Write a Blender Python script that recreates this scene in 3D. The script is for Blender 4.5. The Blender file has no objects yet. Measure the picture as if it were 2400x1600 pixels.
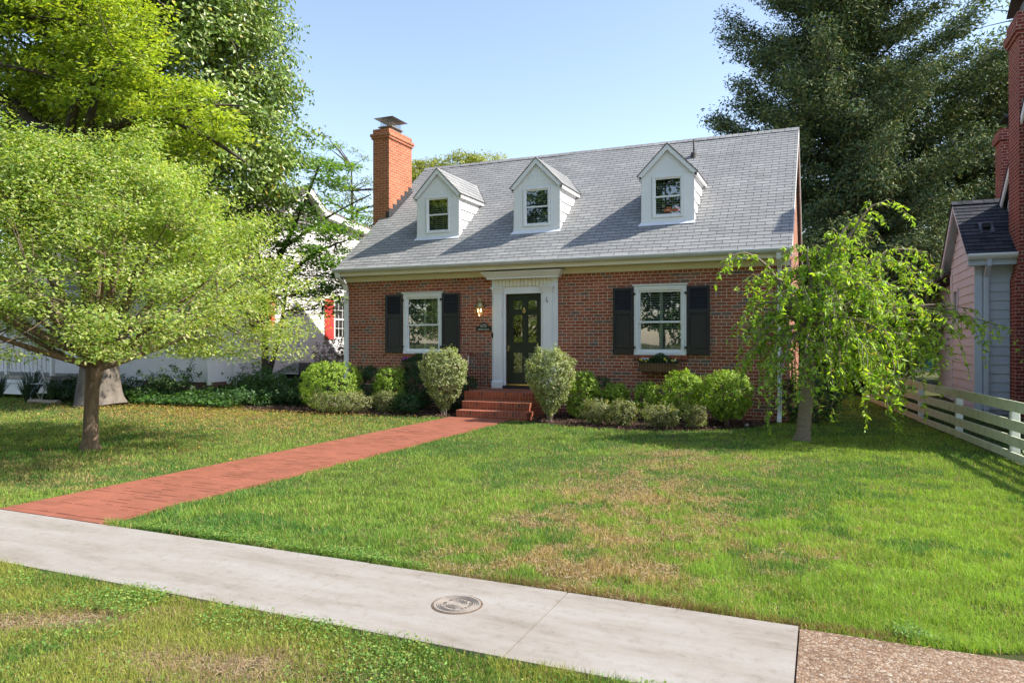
import bpy, math, random
import numpy as np
from mathutils import Vector

random.seed(7)
rng = np.random.default_rng(11)
R = math.radians
scene = bpy.context.scene
COL = scene.collection

# ------------------------------------------------------------------ camera
cam_d = bpy.data.cameras.new('camera')
cam_d.lens = 25.2
cam_d.sensor_width = 36
cam_d.clip_start = 0.05
cam_d.clip_end = 2000
cam = bpy.data.objects.new('camera', cam_d)
COL.objects.link(cam)
cam.location = (0, 0, 1.55)
cam.rotation_euler = (R(90), 0, math.atan(725 / 1680))
scene.camera = cam

# ------------------------------------------------------------------ light
SUN = Vector((2.17, .61, 2.20)).normalized()
sun_d = bpy.data.lights.new('sun', 'SUN')
sun_d.energy = 3.9
sun_d.angle = R(.53)
sun_d.color = (1, .94, .84)
sun = bpy.data.objects.new('sun', sun_d)
COL.objects.link(sun)
sun.rotation_euler = SUN.to_track_quat('Z', 'Y').to_euler()
world = bpy.data.worlds.new('World')
scene.world = world
world.use_nodes = True
wn = world.node_tree
bg = wn.nodes['Background']
sky = wn.nodes.new('ShaderNodeTexSky')
sky.sky_type = 'NISHITA'
sky.sun_disc = False
sky.sun_elevation = math.asin(SUN.z)
sky.sun_rotation = math.atan2(SUN.x, SUN.y)
sky.air_density = 1.0
sky.dust_density = .6
sky.ozone_density = 1.6
bg.inputs[1].default_value = .15
tint = wn.nodes.new('ShaderNodeMix')
tint.data_type = 'RGBA'
tint.blend_type = 'MULTIPLY'
tint.inputs[0].default_value = 1
tint.inputs[7].default_value = (1.13, 1.0, .93, 1)
wn.links.new(sky.outputs[0], tint.inputs[6])
wn.links.new(tint.outputs[2], bg.inputs[0])
scene.view_settings.view_transform = 'Standard'
scene.view_settings.look = 'None'
scene.view_settings.exposure = 1.13
scene.view_settings.gamma = 1
scene.render.engine = 'CYCLES'
scene.cycles.max_bounces = 7
scene.cycles.transmission_bounces = 5
scene.cycles.transparent_max_bounces = 8

# ------------------------------------------------------------------ materials
def nt(name):
    m = bpy.data.materials.new(name)
    m.use_nodes = True
    t = m.node_tree
    return m, t, t.nodes['Principled BSDF']

def node(t, kind, **kw):
    n = t.nodes.new(kind)
    for k, v in kw.items():
        if k.startswith('i_'):
            key = k[2:]
            n.inputs[int(key) if key.isdigit() else key].default_value = v
        else:
            setattr(n, k, v)
    return n

def ramp(t, stops):
    r = t.nodes.new('ShaderNodeValToRGB')
    e = r.color_ramp.elements
    while len(e) < len(stops):
        e.new(.5)
    for i, (p, c) in enumerate(stops):
        e[i].position = p
        e[i].color = c if len(c) == 4 else (*c, 1)
    return r

def plain(name, col, rough=.6, var=.12, scale=3., metal=0, bump=0., bscale=60., spec=.5, emit=None):
    """a paint, wood or metal with soft tone variation and optional fine bump"""
    m, t, p = nt(name)
    g = node(t, 'ShaderNodeNewGeometry')
    n = node(t, 'ShaderNodeTexNoise', i_Scale=scale, i_Detail=6.0, i_Roughness=.65)
    t.links.new(g.outputs['Position'], n.inputs['Vector'])
    lo = tuple(c * (1 - var) for c in col)
    hi = tuple(min(1, c * (1 + var)) for c in col)
    r = ramp(t, [(.3, lo), (.7, hi)])
    t.links.new(n.outputs[0], r.inputs[0])
    t.links.new(r.outputs[0], p.inputs['Base Color'])
    p.inputs['Roughness'].default_value = rough
    p.inputs['Metallic'].default_value = metal
    p.inputs['Specular IOR Level'].default_value = spec
    if bump:
        n2 = node(t, 'ShaderNodeTexNoise', i_Scale=bscale, i_Detail=4.0)
        t.links.new(g.outputs['Position'], n2.inputs['Vector'])
        b = node(t, 'ShaderNodeBump', i_Strength=bump, i_Distance=.01)
        t.links.new(n2.outputs[0], b.inputs['Height'])
        t.links.new(b.outputs[0], p.inputs['Normal'])
    if emit:
        p.inputs['Emission Color'].default_value = (*emit[0], 1)
        p.inputs['Emission Strength'].default_value = emit[1]
    return m

def brick(name, stops, mortar, bw=.203, rh=.0677, msize=.0055, off=.5, sq=1., sqf=2, rough=.85, bump=.5, dirt=.25, offset=(0, 0), smooth=.1):
    """bricks laid in the metre-scale UVs of a mesh; stops colour the single bricks"""
    m, t, p = nt(name)
    uv = node(t, 'ShaderNodeUVMap', uv_map='UVMap')
    mp = node(t, 'ShaderNodeMapping')
    mp.inputs['Location'].default_value = (offset[0], offset[1], 0)
    t.links.new(uv.outputs[0], mp.inputs[0])
    wob = node(t, 'ShaderNodeTexNoise', i_Scale=9.0, i_Detail=2.0)
    t.links.new(mp.outputs[0], wob.inputs['Vector'])
    sub = node(t, 'ShaderNodeVectorMath', operation='SUBTRACT')
    sub.inputs[1].default_value = (.5, .5, .5)
    t.links.new(wob.outputs['Color'], sub.inputs[0])
    scl = node(t, 'ShaderNodeVectorMath', operation='SCALE')
    scl.inputs['Scale'].default_value = .008
    t.links.new(sub.outputs[0], scl.inputs[0])
    ad = node(t, 'ShaderNodeVectorMath', operation='ADD')
    t.links.new(mp.outputs[0], ad.inputs[0])
    t.links.new(scl.outputs[0], ad.inputs[1])
    b = node(t, 'ShaderNodeTexBrick', offset=off, offset_frequency=2, squash=sq, squash_frequency=sqf)
    b.inputs['Color1'].default_value = (0, 0, 0, 1)
    b.inputs['Color2'].default_value = (1, 1, 1, 1)
    b.inputs['Mortar'].default_value = (.5, .5, .5, 1)
    b.inputs['Scale'].default_value = 1
    b.inputs['Mortar Size'].default_value = msize
    b.inputs['Mortar Smooth'].default_value = smooth
    b.inputs['Brick Width'].default_value = bw
    b.inputs['Row Height'].default_value = rh
    t.links.new(ad.outputs[0], b.inputs['Vector'])
    r = ramp(t, stops)
    t.links.new(b.outputs['Color'], r.inputs[0])
    n = node(t, 'ShaderNodeTexNoise', i_Scale=28.0, i_Detail=5.0, i_Roughness=.7)
    t.links.new(mp.outputs[0], n.inputs['Vector'])
    n2 = node(t, 'ShaderNodeTexNoise', i_Scale=1.3, i_Detail=4.0, i_Roughness=.6)
    t.links.new(mp.outputs[0], n2.inputs['Vector'])
    r1 = ramp(t, [(.25, (1 - dirt,) * 3), (.75, (1 + dirt * .6,) * 3)])
    t.links.new(n.outputs[0], r1.inputs[0])
    r2 = ramp(t, [(.3, (1 - dirt * .7,) * 3), (.7, (1 + dirt * .5,) * 3)])
    t.links.new(n2.outputs[0], r2.inputs[0])
    m1 = node(t, 'ShaderNodeMix', data_type='RGBA', blend_type='MULTIPLY')
    m1.inputs[0].default_value = 1
    t.links.new(r.outputs[0], m1.inputs[6])
    t.links.new(r1.outputs[0], m1.inputs[7])
    mm = node(t, 'ShaderNodeMix', data_type='RGBA')
    t.links.new(b.outputs['Fac'], mm.inputs[0])
    t.links.new(m1.outputs[2], mm.inputs[6])
    mm.inputs[7].default_value = (*mortar, 1)
    m2 = node(t, 'ShaderNodeMix', data_type='RGBA', blend_type='MULTIPLY')
    m2.inputs[0].default_value = 1
    t.links.new(mm.outputs[2], m2.inputs[6])
    t.links.new(r2.outputs[0], m2.inputs[7])
    t.links.new(m2.outputs[2], p.inputs['Base Color'])
    p.inputs['Roughness'].default_value = rough
    p.inputs['Specular IOR Level'].default_value = .25
    ma = node(t, 'ShaderNodeMath', operation='MULTIPLY_ADD')
    t.links.new(b.outputs['Fac'], ma.inputs[0])
    ma.inputs[1].default_value = -1
    t.links.new(n.outputs[0], ma.inputs[2])
    bp = node(t, 'ShaderNodeBump', i_Strength=bump, i_Distance=.006)
    t.links.new(ma.outputs[0], bp.inputs['Height'])
    t.links.new(bp.outputs[0], p.inputs['Normal'])
    return m

def leafmat(name, trans=.35, rough=.5, spec=.35, tint=(1.25, 1.35, .45)):
    m, t, p = nt(name)
    a = node(t, 'ShaderNodeAttribute', attribute_name='Col')
    t.links.new(a.outputs['Color'], p.inputs['Base Color'])
    p.inputs['Roughness'].default_value = rough
    p.inputs['Specular IOR Level'].default_value = spec
    mu = node(t, 'ShaderNodeMix', data_type='RGBA', blend_type='MULTIPLY')
    mu.inputs[0].default_value = 1
    t.links.new(a.outputs['Color'], mu.inputs[6])
    mu.inputs[7].default_value = (*tint, 1)
    tr = node(t, 'ShaderNodeBsdfTranslucent')
    t.links.new(mu.outputs[2], tr.inputs[0])
    mx = node(t, 'ShaderNodeMixShader')
    mx.inputs[0].default_value = trans
    t.links.new(p.outputs[0], mx.inputs[1])
    t.links.new(tr.outputs[0], mx.inputs[2])
    t.links.new(mx.outputs[0], t.nodes['Material Output'].inputs[0])
    return m

def glassmat(name, refl=.3, tint=(.85, .92, .9), rough=.015):
    """window glass seen from outside: mirror-like share over a clear share"""
    m, t, p = nt(name)
    t.nodes.remove(p)
    gl = node(t, 'ShaderNodeBsdfGlossy', i_Roughness=rough)
    gl.inputs[0].default_value = (.95, .97, 1, 1)
    tp = node(t, 'ShaderNodeBsdfTransparent')
    tp.inputs[0].default_value = (*tint, 1)
    g = node(t, 'ShaderNodeNewGeometry')
    n = node(t, 'ShaderNodeTexNoise', i_Scale=1.6, i_Detail=1.0)
    t.links.new(g.outputs['Position'], n.inputs['Vector'])
    b = node(t, 'ShaderNodeBump', i_Strength=.06, i_Distance=.02)
    t.links.new(n.outputs[0], b.inputs['Height'])
    t.links.new(b.outputs[0], gl.inputs['Normal'])
    fr = node(t, 'ShaderNodeFresnel', i_IOR=1.5)
    ma = node(t, 'ShaderNodeMath', operation='ADD', use_clamp=True)
    t.links.new(fr.outputs[0], ma.inputs[0])
    ma.inputs[1].default_value = refl
    mx = node(t, 'ShaderNodeMixShader')
    t.links.new(ma.outputs[0], mx.inputs[0])
    t.links.new(tp.outputs[0], mx.inputs[1])
    t.links.new(gl.outputs[0], mx.inputs[2])
    t.links.new(mx.outputs[0], t.nodes['Material Output'].inputs[0])
    return m

def barkmat(name, c1, c2, scale=9., stretch=(1, 1, .22), bump=.7):
    m, t, p = nt(name)
    g = node(t, 'ShaderNodeNewGeometry')
    mp = node(t, 'ShaderNodeMapping')
    mp.inputs['Scale'].default_value = stretch
    t.links.new(g.outputs['Position'], mp.inputs[0])
    n = node(t, 'ShaderNodeTexNoise', i_Scale=scale, i_Detail=8.0, i_Roughness=.7)
    t.links.new(mp.outputs[0], n.inputs['Vector'])
    r = ramp(t, [(.32, c1), (.68, c2)])
    t.links.new(n.outputs[0], r.inputs[0])
    t.links.new(r.outputs[0], p.inputs['Base Color'])
    p.inputs['Roughness'].default_value = .9
    p.inputs['Specular IOR Level'].default_value = .2
    n2 = node(t, 'ShaderNodeTexNoise', i_Scale=scale * 3.5, i_Detail=6.0, i_Roughness=.7)
    t.links.new(mp.outputs[0], n2.inputs['Vector'])
    b = node(t, 'ShaderNodeBump', i_Strength=bump, i_Distance=.03)
    t.links.new(n2.outputs[0], b.inputs['Height'])
    t.links.new(b.outputs[0], p.inputs['Normal'])
    return m

BR = [(.0, (.25, .062, .034)), (.18, (.33, .088, .044)), (.38, (.38, .115, .060)), (.55, (.30, .095, .060)),
      (.68, (.36, .110, .050)), (.80, (.22, .115, .078)), (.90, (.155, .125, .105)), (1., (.44, .13, .060))]
M = {}
M['brick'] = brick('red_brick', BR, (.60, .49, .36), sq=.5, sqf=7, offset=(20.3, 4.636))
# every seventh course is a header course
M['brick_chim'] = brick('orange_chimney_brick', [(.0, (.36, .105, .052)), (.4, (.43, .14, .068)), (.75, (.33, .10, .05)), (1., (.47, .165, .085))],
                        (.50, .36, .24), bump=.5, dirt=.2)
M['brick_step'] = brick('step_brick', [(.0, (.29, .075, .042)), (.45, (.36, .098, .050)), (.8, (.26, .070, .043)), (1., (.15, .07, .055))],
                        (.36, .22, .15), bw=.0677, rh=.10, msize=.005, off=0, bump=.5)
M['brick_row'] = brick('step_stretcher_brick', [(.0, (.29, .075, .042)), (.5, (.36, .098, .050)), (1., (.29, .075, .045))], (.36, .22, .15), rh=.0677, bump=.5)
M['brick_nb'] = brick('neighbour_brick', [(.0, (.19, .036, .026)), (.5, (.25, .05, .034)), (1., (.17, .036, .03))], (.48, .33, .25), bump=.5, sq=.5, sqf=6, msize=.006, offset=(20, 4))
M['found'] = brick('foundation_brick', [(.0, (.16, .07, .05)), (1., (.24, .11, .08))], (.3, .25, .2))
M['paver'] = brick('brick_paving', [(.0, (.25, .088, .054)), (.5, (.32, .110, .068)), (1., (.28, .098, .060))], (.17, .065, .045), bw=.203, rh=.1016,
                   msize=.0022, bump=.35, dirt=.16)
M['shingle'] = brick('grey_shingle', [(.0, (.24, .245, .245)), (.35, (.29, .293, .29)), (.7, (.26, .265, .265)), (1., (.325, .325, .318))], (.055, .057, .06),
                     bw=.305, rh=.1285, msize=.006, bump=.4, dirt=.16, rough=.95, smooth=.15)
M['shingle_dark'] = brick('dark_shingle', [(.0, (.030, .034, .042)), (.5, (.052, .057, .068)), (1., (.072, .076, .088))], (.014, .015, .018),
                          bw=.24, rh=.14, msize=.005, bump=.4, dirt=.25, rough=.95)
M['shingle_tan'] = brick('brown_shingle', [(.0, (.16, .13, .12)), (1., (.27, .22, .20))], (.10, .08, .08), bw=.3, rh=.15, msize=.006)
M['white'] = plain('white_paint', (.80, .80, .77), .5, .05, 2.)
M['trimw'] = plain('trim_paint_warm_bounce', (.74, .69, .52), .5, .06, 2.)  # white trim with the yellow of bounced light put into its colour
M['siding'] = plain('white_siding', (.80, .78, .77), .6, .05, 1.5)
M['siding_r'] = plain('grey_white_siding', (.54, .60, .65), .6, .05, 1.5)
M['gutter'] = plain('aluminium_gutter', (.55, .56, .54), .45, .1, 4.)
M['black'] = plain('black_shutter_paint', (.018, .018, .020), .38, .2, 6., spec=.5)
M['louvre'] = plain('shutter_paint_skylit', (.035, .037, .043), .35, .1, 6.)  # shutter black lightened bluish: sky light on the louvres put into the colour
M['doorgreen'] = plain('dark_green_door_paint', (.014, .021, .015), .35, .15, 5.)
M['iron'] = plain('black_iron', (.015, .015, .016), .45, .2, 20., spec=.5)
M['brass'] = plain('polished_brass', (.78, .55, .18), .22, .15, 30., metal=1)
M['brass_old'] = plain('aged_brass', (.50, .38, .18), .35, .3, 40., metal=1)
M['flash'] = plain('tar_patched_flashing', (.045, .043, .046), .5, .9, 22., bump=.6, bscale=40)
M['flash_w'] = plain('white_flashing', (.72, .74, .78), .4, .05, 8.)
M['drip'] = plain('dark_drip_edge', (.09, .08, .075), .6, .2, 8.)
M['lead'] = plain('weathered_metal', (.23, .22, .20), .5, .3, 15., metal=.5)
M['pipe'] = plain('dark_vent_pipe', (.05, .045, .045), .7, .3, 15.)
M['blind'] = plain('white_blind', (.62, .66, .58), .6, .05, 4.)
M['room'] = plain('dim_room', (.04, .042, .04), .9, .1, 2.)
M['glass'] = glassmat('window_glass', .16)
M['glass_d'] = glassmat('door_glass', .18, (.25, .27, .26))
M['glass_l'] = glassmat('lantern_glass', .10, (.97, .93, .85), .08)
M['bulb'] = plain('lit_candle_bulb', (1, .75, .5), .5, .0, 5., emit=((1, .62, .32), 9))
M['letter'] = plain('pale_gold_lettering', (.62, .60, .50), .5, .05, 5.)
M['plaque'] = plain('dark_green_plaque', (.013, .022, .016), .4, .15, 12.)
M['coco'] = plain('coco_liner', (.26, .15, .075), .95, .35, 30., bump=.8, bscale=160)
M['red'] = plain('red_shutter_paint', (.62, .055, .045), .5, .1, 4.)
M['teal'] = plain('teal_door_paint', (.02, .24, .23), .5, .1, 4.)
M['beige'] = plain('beige_garage_wall', (.50, .46, .34), .8, .08, 2.)
M['fence'] = plain('weathered_cream_board', (.52, .55, .38), .75, .16, 7., bump=.4, bscale=60)
M['post'] = plain('white_fence_post', (.74, .76, .72), .7, .08, 8., bump=.3)
M['grey_top'] = plain('grey_cover', (.20, .21, .22), .7, .1, 6.)
M['log'] = plain('pale_log', (.36, .30, .23), .9, .25, 14., bump=.6, bscale=50)
M['stonew'] = plain('stone_white', (.7, .72, .74), .6, .1, 6.)
M['bark_maple'] = barkmat('maple_bark', (.095, .065, .045), (.24, .175, .125), 8.)
M['bark_mag'] = barkmat('magnolia_bark', (.10, .085, .07), (.25, .215, .18), 4.)
M['bark_cherry'] = barkmat('cherry_bark', (.15, .115, .085), (.33, .27, .20), 16., (1, 1, 4.5), .35)
M['bark_dark'] = barkmat('dark_bark', (.045, .036, .028), (.12, .095, .075), 7.)
M['twig'] = barkmat('grey_twig', (.19, .14, .11), (.36, .29, .25), 14.)
M['leaf'] = leafmat('leaf_soft', .38, .5, .35)
M['leaf_glossy'] = leafmat('leaf_glossy', .22, .34, .5, (1.2, 1.4, .4))
M['leaf_bright'] = leafmat('leaf_translucent', .5, .45, .4, (1.3, 1.32, .42))
M['needle'] = leafmat('needle_spray', .12, .7, .2, (1.1, 1.2, .6))
M['grass'] = leafmat('grass_blade', .36, .6, .22, (1.2, 1.3, .5))
M['petal'] = leafmat('flower_petal', .3, .6, .2, (1, 1, 1))

# ---- ground sheets
def concrete():
    m, t, p = nt('pavement_concrete')
    g = node(t, 'ShaderNodeNewGeometry')
    mp = node(t, 'ShaderNodeMapping')
    mp.inputs['Rotation'].default_value = (0, 0, R(12))
    mp.inputs['Scale'].default_value = (.55, 2.2, 1)
    t.links.new(g.outputs['Position'], mp.inputs[0])
    a = node(t, 'ShaderNodeTexNoise', i_Scale=1.9, i_Detail=10.0, i_Roughness=.68)
    t.links.new(mp.outputs[0], a.inputs['Vector'])
    b = node(t, 'ShaderNodeTexNoise', i_Scale=150.0, i_Detail=4.0, i_Roughness=.8)
    t.links.new(g.outputs['Position'], b.inputs['Vector'])
    v = node(t, 'ShaderNodeTexNoise', i_Scale=13.0, i_Detail=6.0, i_Roughness=.72)
    t.links.new(g.outputs['Position'], v.inputs['Vector'])
    r = ramp(t, [(.30, (.23, .20, .165)), (.48, (.30, .272, .24)), (.70, (.345, .325, .30))])
    t.links.new(a.outputs[0], r.inputs[0])
    r2 = ramp(t, [(.28, (.74, .73, .71)), (.5, (1, 1, 1)), (.8, (1.06, 1.06, 1.06))])
    t.links.new(b.outputs[0], r2.inputs[0])
    r3 = ramp(t, [(.30, (.84, .81, .77)), (.46, (1, 1, 1)), (.7, (1.03, 1.03, 1.03))])
    t.links.new(v.outputs[0], r3.inputs[0])
    x = node(t, 'ShaderNodeMix', data_type='RGBA', blend_type='MULTIPLY')
    x.inputs[0].default_value = 1
    t.links.new(r.outputs[0], x.inputs[6]); t.links.new(r2.outputs[0], x.inputs[7])
    y = node(t, 'ShaderNodeMix', data_type='RGBA', blend_type='MULTIPLY')
    y.inputs[0].default_value = 1
    t.links.new(x.outputs[2], y.inputs[6]); t.links.new(r3.outputs[0], y.inputs[7])
    t.links.new(y.outputs[2], p.inputs['Base Color'])
    p.inputs['Roughness'].default_value = .9
    p.inputs['Specular IOR Level'].default_value = .2
    bp = node(t, 'ShaderNodeBump', i_Strength=.35, i_Distance=.004)
    t.links.new(b.outputs[0], bp.inputs['Height'])
    t.links.new(bp.outputs[0], p.inputs['Normal'])
    return m

def aggregate():
    m, t, p = nt('exposed_aggregate')
    g = node(t, 'ShaderNodeNewGeometry')
    v = node(t, 'ShaderNodeTexVoronoi', i_Scale=58.0, i_Randomness=1.0)
    t.links.new(g.outputs['Position'], v.inputs['Vector'])
    v2 = node(t, 'ShaderNodeTexVoronoi', feature='DISTANCE_TO_EDGE', i_Scale=58.0)
    t.links.new(g.outputs['Position'], v2.inputs['Vector'])
    sp = node(t, 'ShaderNodeSeparateColor')
    t.links.new(v.outputs['Color'], sp.inputs[0])
    r = ramp(t, [(.0, (.17, .10, .06)), (.3, (.28, .18, .11)), (.55, (.38, .29, .21)), (.8, (.22, .14, .09)), (1., (.44, .38, .31))])
    t.links.new(sp.outputs[0], r.inputs[0])
    e = ramp(t, [(.0, (.30, .25, .20)), (.16, (1, 1, 1))])
    t.links.new(v2.outputs['Distance'], e.inputs[0])
    x = node(t, 'ShaderNodeMix', data_type='RGBA', blend_type='MULTIPLY')
    x.inputs[0].default_value = .85
    t.links.new(r.outputs[0], x.inputs[6]); t.links.new(e.outputs[0], x.inputs[7])
    n = node(t, 'ShaderNodeTexNoise', i_Scale=3.0, i_Detail=5.0)
    t.links.new(g.outputs['Position'], n.inputs['Vector'])
    rr = ramp(t, [(.3, (.82, .78, .72)), (.7, (1.08, 1.06, 1.04))])
    t.links.new(n.outputs[0], rr.inputs[0])
    y = node(t, 'ShaderNodeMix', data_type='RGBA', blend_type='MULTIPLY')
    y.inputs[0].default_value = 1
    t.links.new(x.outputs[2], y.inputs[6]); t.links.new(rr.outputs[0], y.inputs[7])
    t.links.new(y.outputs[2], p.inputs['Base Color'])
    p.inputs['Roughness'].default_value = .85
    b = node(t, 'ShaderNodeBump', i_Strength=.8, i_Distance=.006)
    t.links.new(v2.outputs['Distance'], b.inputs['Height'])
    t.links.new(b.outputs[0], p.inputs['Normal'])
    return m

def soilmat(name, stops, scale, bump=.8, bscale=90.):
    m, t, p = nt(name)
    g = node(t, 'ShaderNodeNewGeometry')
    a = node(t, 'ShaderNodeTexNoise', i_Scale=scale, i_Detail=10.0, i_Roughness=.75)
    t.links.new(g.outputs['Position'], a.inputs['Vector'])
    r = ramp(t, stops)
    t.links.new(a.outputs[0], r.inputs[0])
    t.links.new(r.outputs[0], p.inputs['Base Color'])
    p.inputs['Roughness'].default_value = .95
    p.inputs['Specular IOR Level'].default_value = .1
    b2 = node(t, 'ShaderNodeTexNoise', i_Scale=bscale, i_Detail=5.0, i_Roughness=.8)
    t.links.new(g.outputs['Position'], b2.inputs['Vector'])
    b = node(t, 'ShaderNodeBump', i_Strength=bump, i_Distance=.02)
    t.links.new(b2.outputs[0], b.inputs['Height'])
    t.links.new(b.outputs[0], p.inputs['Normal'])
    return m

M['concrete'] = concrete()
M['aggregate'] = aggregate()
M['earth'] = soilmat('lawn_earth', [(.3, (.055, .065, .022)), (.5, (.085, .095, .035)), (.7, (.12, .11, .05))], 7.)
M['mulch'] = soilmat('bark_mulch', [(.3, (.028, .017, .013)), (.55, (.085, .052, .040)), (.75, (.20, .13, .10))], 34., 1., 60.)
M['asphalt'] = soilmat('asphalt', [(.3, (.04, .04, .042)), (.7, (.065, .065, .066))], 20., .4, 150.)

# ------------------------------------------------------------------ mesh helpers
class MB:
    def __init__(s):
        s.v, s.f, s.uv, s.sm = [], [], [], []

    def poly(s, pts, uv=None, smooth=False):
        i = len(s.v)
        s.v.extend([tuple(p) for p in pts])
        s.f.append(tuple(range(i, i + len(pts))))
        if uv is None:
            n = Vector((0, 0, 0))
            P = [Vector(p) for p in pts]
            for a in range(len(P)):
                b = P[(a + 1) % len(P)]
                n += P[a].cross(b)
            n = n.normalized() if n.length > 1e-12 else Vector((0, 0, 1))
            if abs(n.z) > .999:
                u, w = Vector((1, 0, 0)), Vector((0, 1, 0))
            else:
                u = Vector((0, 0, 1)).cross(n).normalized()
                w = n.cross(u)
            uv = [(p.dot(u), p.dot(w)) for p in P]
        s.uv.append(uv)
        s.sm.append(smooth)
        return s

    def box(s, x0, x1, y0, y1, z0, z1):
        a = [(x0, y0, z0), (x1, y0, z0), (x1, y1, z0), (x0, y1, z0), (x0, y0, z1), (x1, y0, z1), (x1, y1, z1), (x0, y1, z1)]
        for q in ((0, 3, 2, 1), (4, 5, 6, 7), (0, 1, 5, 4), (1, 2, 6, 5), (2, 3, 7, 6), (3, 0, 4, 7)):
            s.poly([a[k] for k in q])
        return s

    def bev(s, x0, x1, y0, y1, z0, z1, b=.01):
        """a box whose long edges are chamfered (all 12)"""
        b = min(b, (x1 - x0) * .45, (y1 - y0) * .45, (z1 - z0) * .45)
        xs, ys, zs = (x0, x1), (y0, y1), (z0, z1)
        def c(i, j, k, ax):
            p = [xs[i], ys[j], zs[k]]
            for a, (lohi, idx) in enumerate(((xs, i), (ys, j), (zs, k))):
                if a != ax:
                    p[a] += b if idx == 0 else -b
            return tuple(p)
        for i in (0, 1):
            q = [c(i, 0, 0, 0), c(i, 1, 0, 0), c(i, 1, 1, 0), c(i, 0, 1, 0)]
            s.poly(q if i else q[::-1])
            q = [c(0, i, 0, 1), c(1, i, 0, 1), c(1, i, 1, 1), c(0, i, 1, 1)]
            s.poly(q[::-1] if i else q)
            q = [c(0, 0, i, 2), c(1, 0, i, 2), c(1, 1, i, 2), c(0, 1, i, 2)]
            s.poly(q if i else q[::-1])
        for i in (0, 1):
            for j in (0, 1):
                q = [c(i, j, 0, 0), c(i, j, 1, 0), c(i, j, 1, 1), c(i, j, 0, 1)]
                s.poly(q if (i == j) == False else q[::-1])
                q = [c(i, 0, j, 0), c(i, 1, j, 0), c(i, 1, j, 2), c(i, 0, j, 2)]
                s.poly(q if (i == j) else q[::-1])
                q = [c(0, i, j, 1), c(1, i, j, 1), c(1, i, j, 2), c(0, i, j, 2)]
                s.poly(q if (i != j) else q[::-1])
        for i in (0, 1):
            for j in (0, 1):
                for k in (0, 1):
                    q = [c(i, j, k, 0), c(i, j, k, 1), c(i, j, k, 2)]
                    s.poly(q if (i + j + k) % 2 else q[::-1])
        return s

    def quadbox(s, P, h):
        """prism over polygon P (list of 3-D points) pushed along vector h"""
        h = Vector(h)
        A = [Vector(p) for p in P]
        B = [p + h for p in A]
        s.poly(A[::-1])
        s.poly(B)
        for i in range(len(A)):
            j = (i + 1) % len(A)
            s.poly([A[i], A[j], B[j], B[i]])
        return s

    def tube(s, pts, rad, n=8, cap=True, smooth=True):
        P = [Vector(p) for p in pts]
        if not hasattr(rad, '__len__'):
            rad = [rad] * len(P)
        base = len(s.v)
        up = Vector((.13, .21, .97))
        for i, p in enumerate(P):
            t = (P[min(i + 1, len(P) - 1)] - P[max(i - 1, 0)])
            t = t.normalized() if t.length > 1e-9 else Vector((0, 0, 1))
            a = t.cross(up)
            if a.length < .12:
                a = t.cross(Vector((1, 0, 0)))
            a.normalize()
            b = t.cross(a)
            for k in range(n):
                w = 2 * math.pi * k / n
                s.v.append(tuple(p + (a * math.cos(w) + b * math.sin(w)) * rad[i]))
        for i in range(len(P) - 1):
            for k in range(n):
                k2 = (k + 1) % n
                s.f.append((base + i * n + k, base + (i + 1) * n + k, base + (i + 1) * n + k2, base + i * n + k2))
                s.uv.append([(k / n, i), (k / n, i + 1), ((k + 1) / n, i + 1), ((k + 1) / n, i)])
                s.sm.append(smooth)
        if cap:
            for o in (0, (len(P) - 1) * n):
                f = [base + o + k for k in range(n)]
                s.f.append(tuple(f if o == 0 else f[::-1]))
                s.uv.append([(0, 0)] * n)
                s.sm.append(False)
        return s

    def lathe(s, c, prof, n=16, smooth=True):
        c = Vector(c)
        base = len(s.v)
        for r, z in prof:
            for k in range(n):
                w = 2 * math.pi * k / n
                s.v.append((c.x + r * math.cos(w), c.y + r * math.sin(w), c.z + z))
        for i in range(len(prof) - 1):
            for k in range(n):
                k2 = (k + 1) % n
                s.f.append((base + i * n + k, base + i * n + k2, base + (i + 1) * n + k2, base + (i + 1) * n + k))
                s.uv.append([(0, 0), (1, 0), (1, 1), (0, 1)])
                s.sm.append(smooth)
        return s

    def build(s, name, mat, parent=None, label=None):
        me = bpy.data.meshes.new(name)
        o0 = origin(parent)
        V = [(x - o0[0], y - o0[1], z - o0[2]) for x, y, z in s.v]
        me.from_pydata(V, [], s.f)
        uvl = me.uv_layers.new(name='UVMap')
        flat = []
        for u in s.uv:
            for q in u:
                flat.extend((q[0], q[1]))
        uvl.data.foreach_set('uv', flat)
        me.polygons.foreach_set('use_smooth', s.sm)
        for m in (mat if isinstance(mat, (list, tuple)) else [mat]):
            me.materials.append(M[m] if isinstance(m, str) else m)
        me.update()
        o = bpy.data.objects.new(name, me)
        COL.objects.link(o)
        if parent:
            o.parent = parent
        if label:
            o['label'] = label
        return o

def origin(o):
    p = Vector((0, 0, 0))
    while o:
        p += o.location
        o = o.parent
    return p

def tag(o, label=None, cat=None, group=None, kind=None):
    if label: o['label'] = label
    if cat: o['category'] = cat
    if group: o['group'] = group
    if kind: o['kind'] = kind
    return o

def thing(name, label, cat, loc=(0, 0, 0), group=None):
    o = bpy.data.objects.new(name, None)
    o.empty_display_size = .2
    COL.objects.link(o)
    o.location = loc
    return tag(o, label, cat, group)

def structure(name, mb, mat):
    return tag(mb.build(name, mat), kind='structure')

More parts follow.
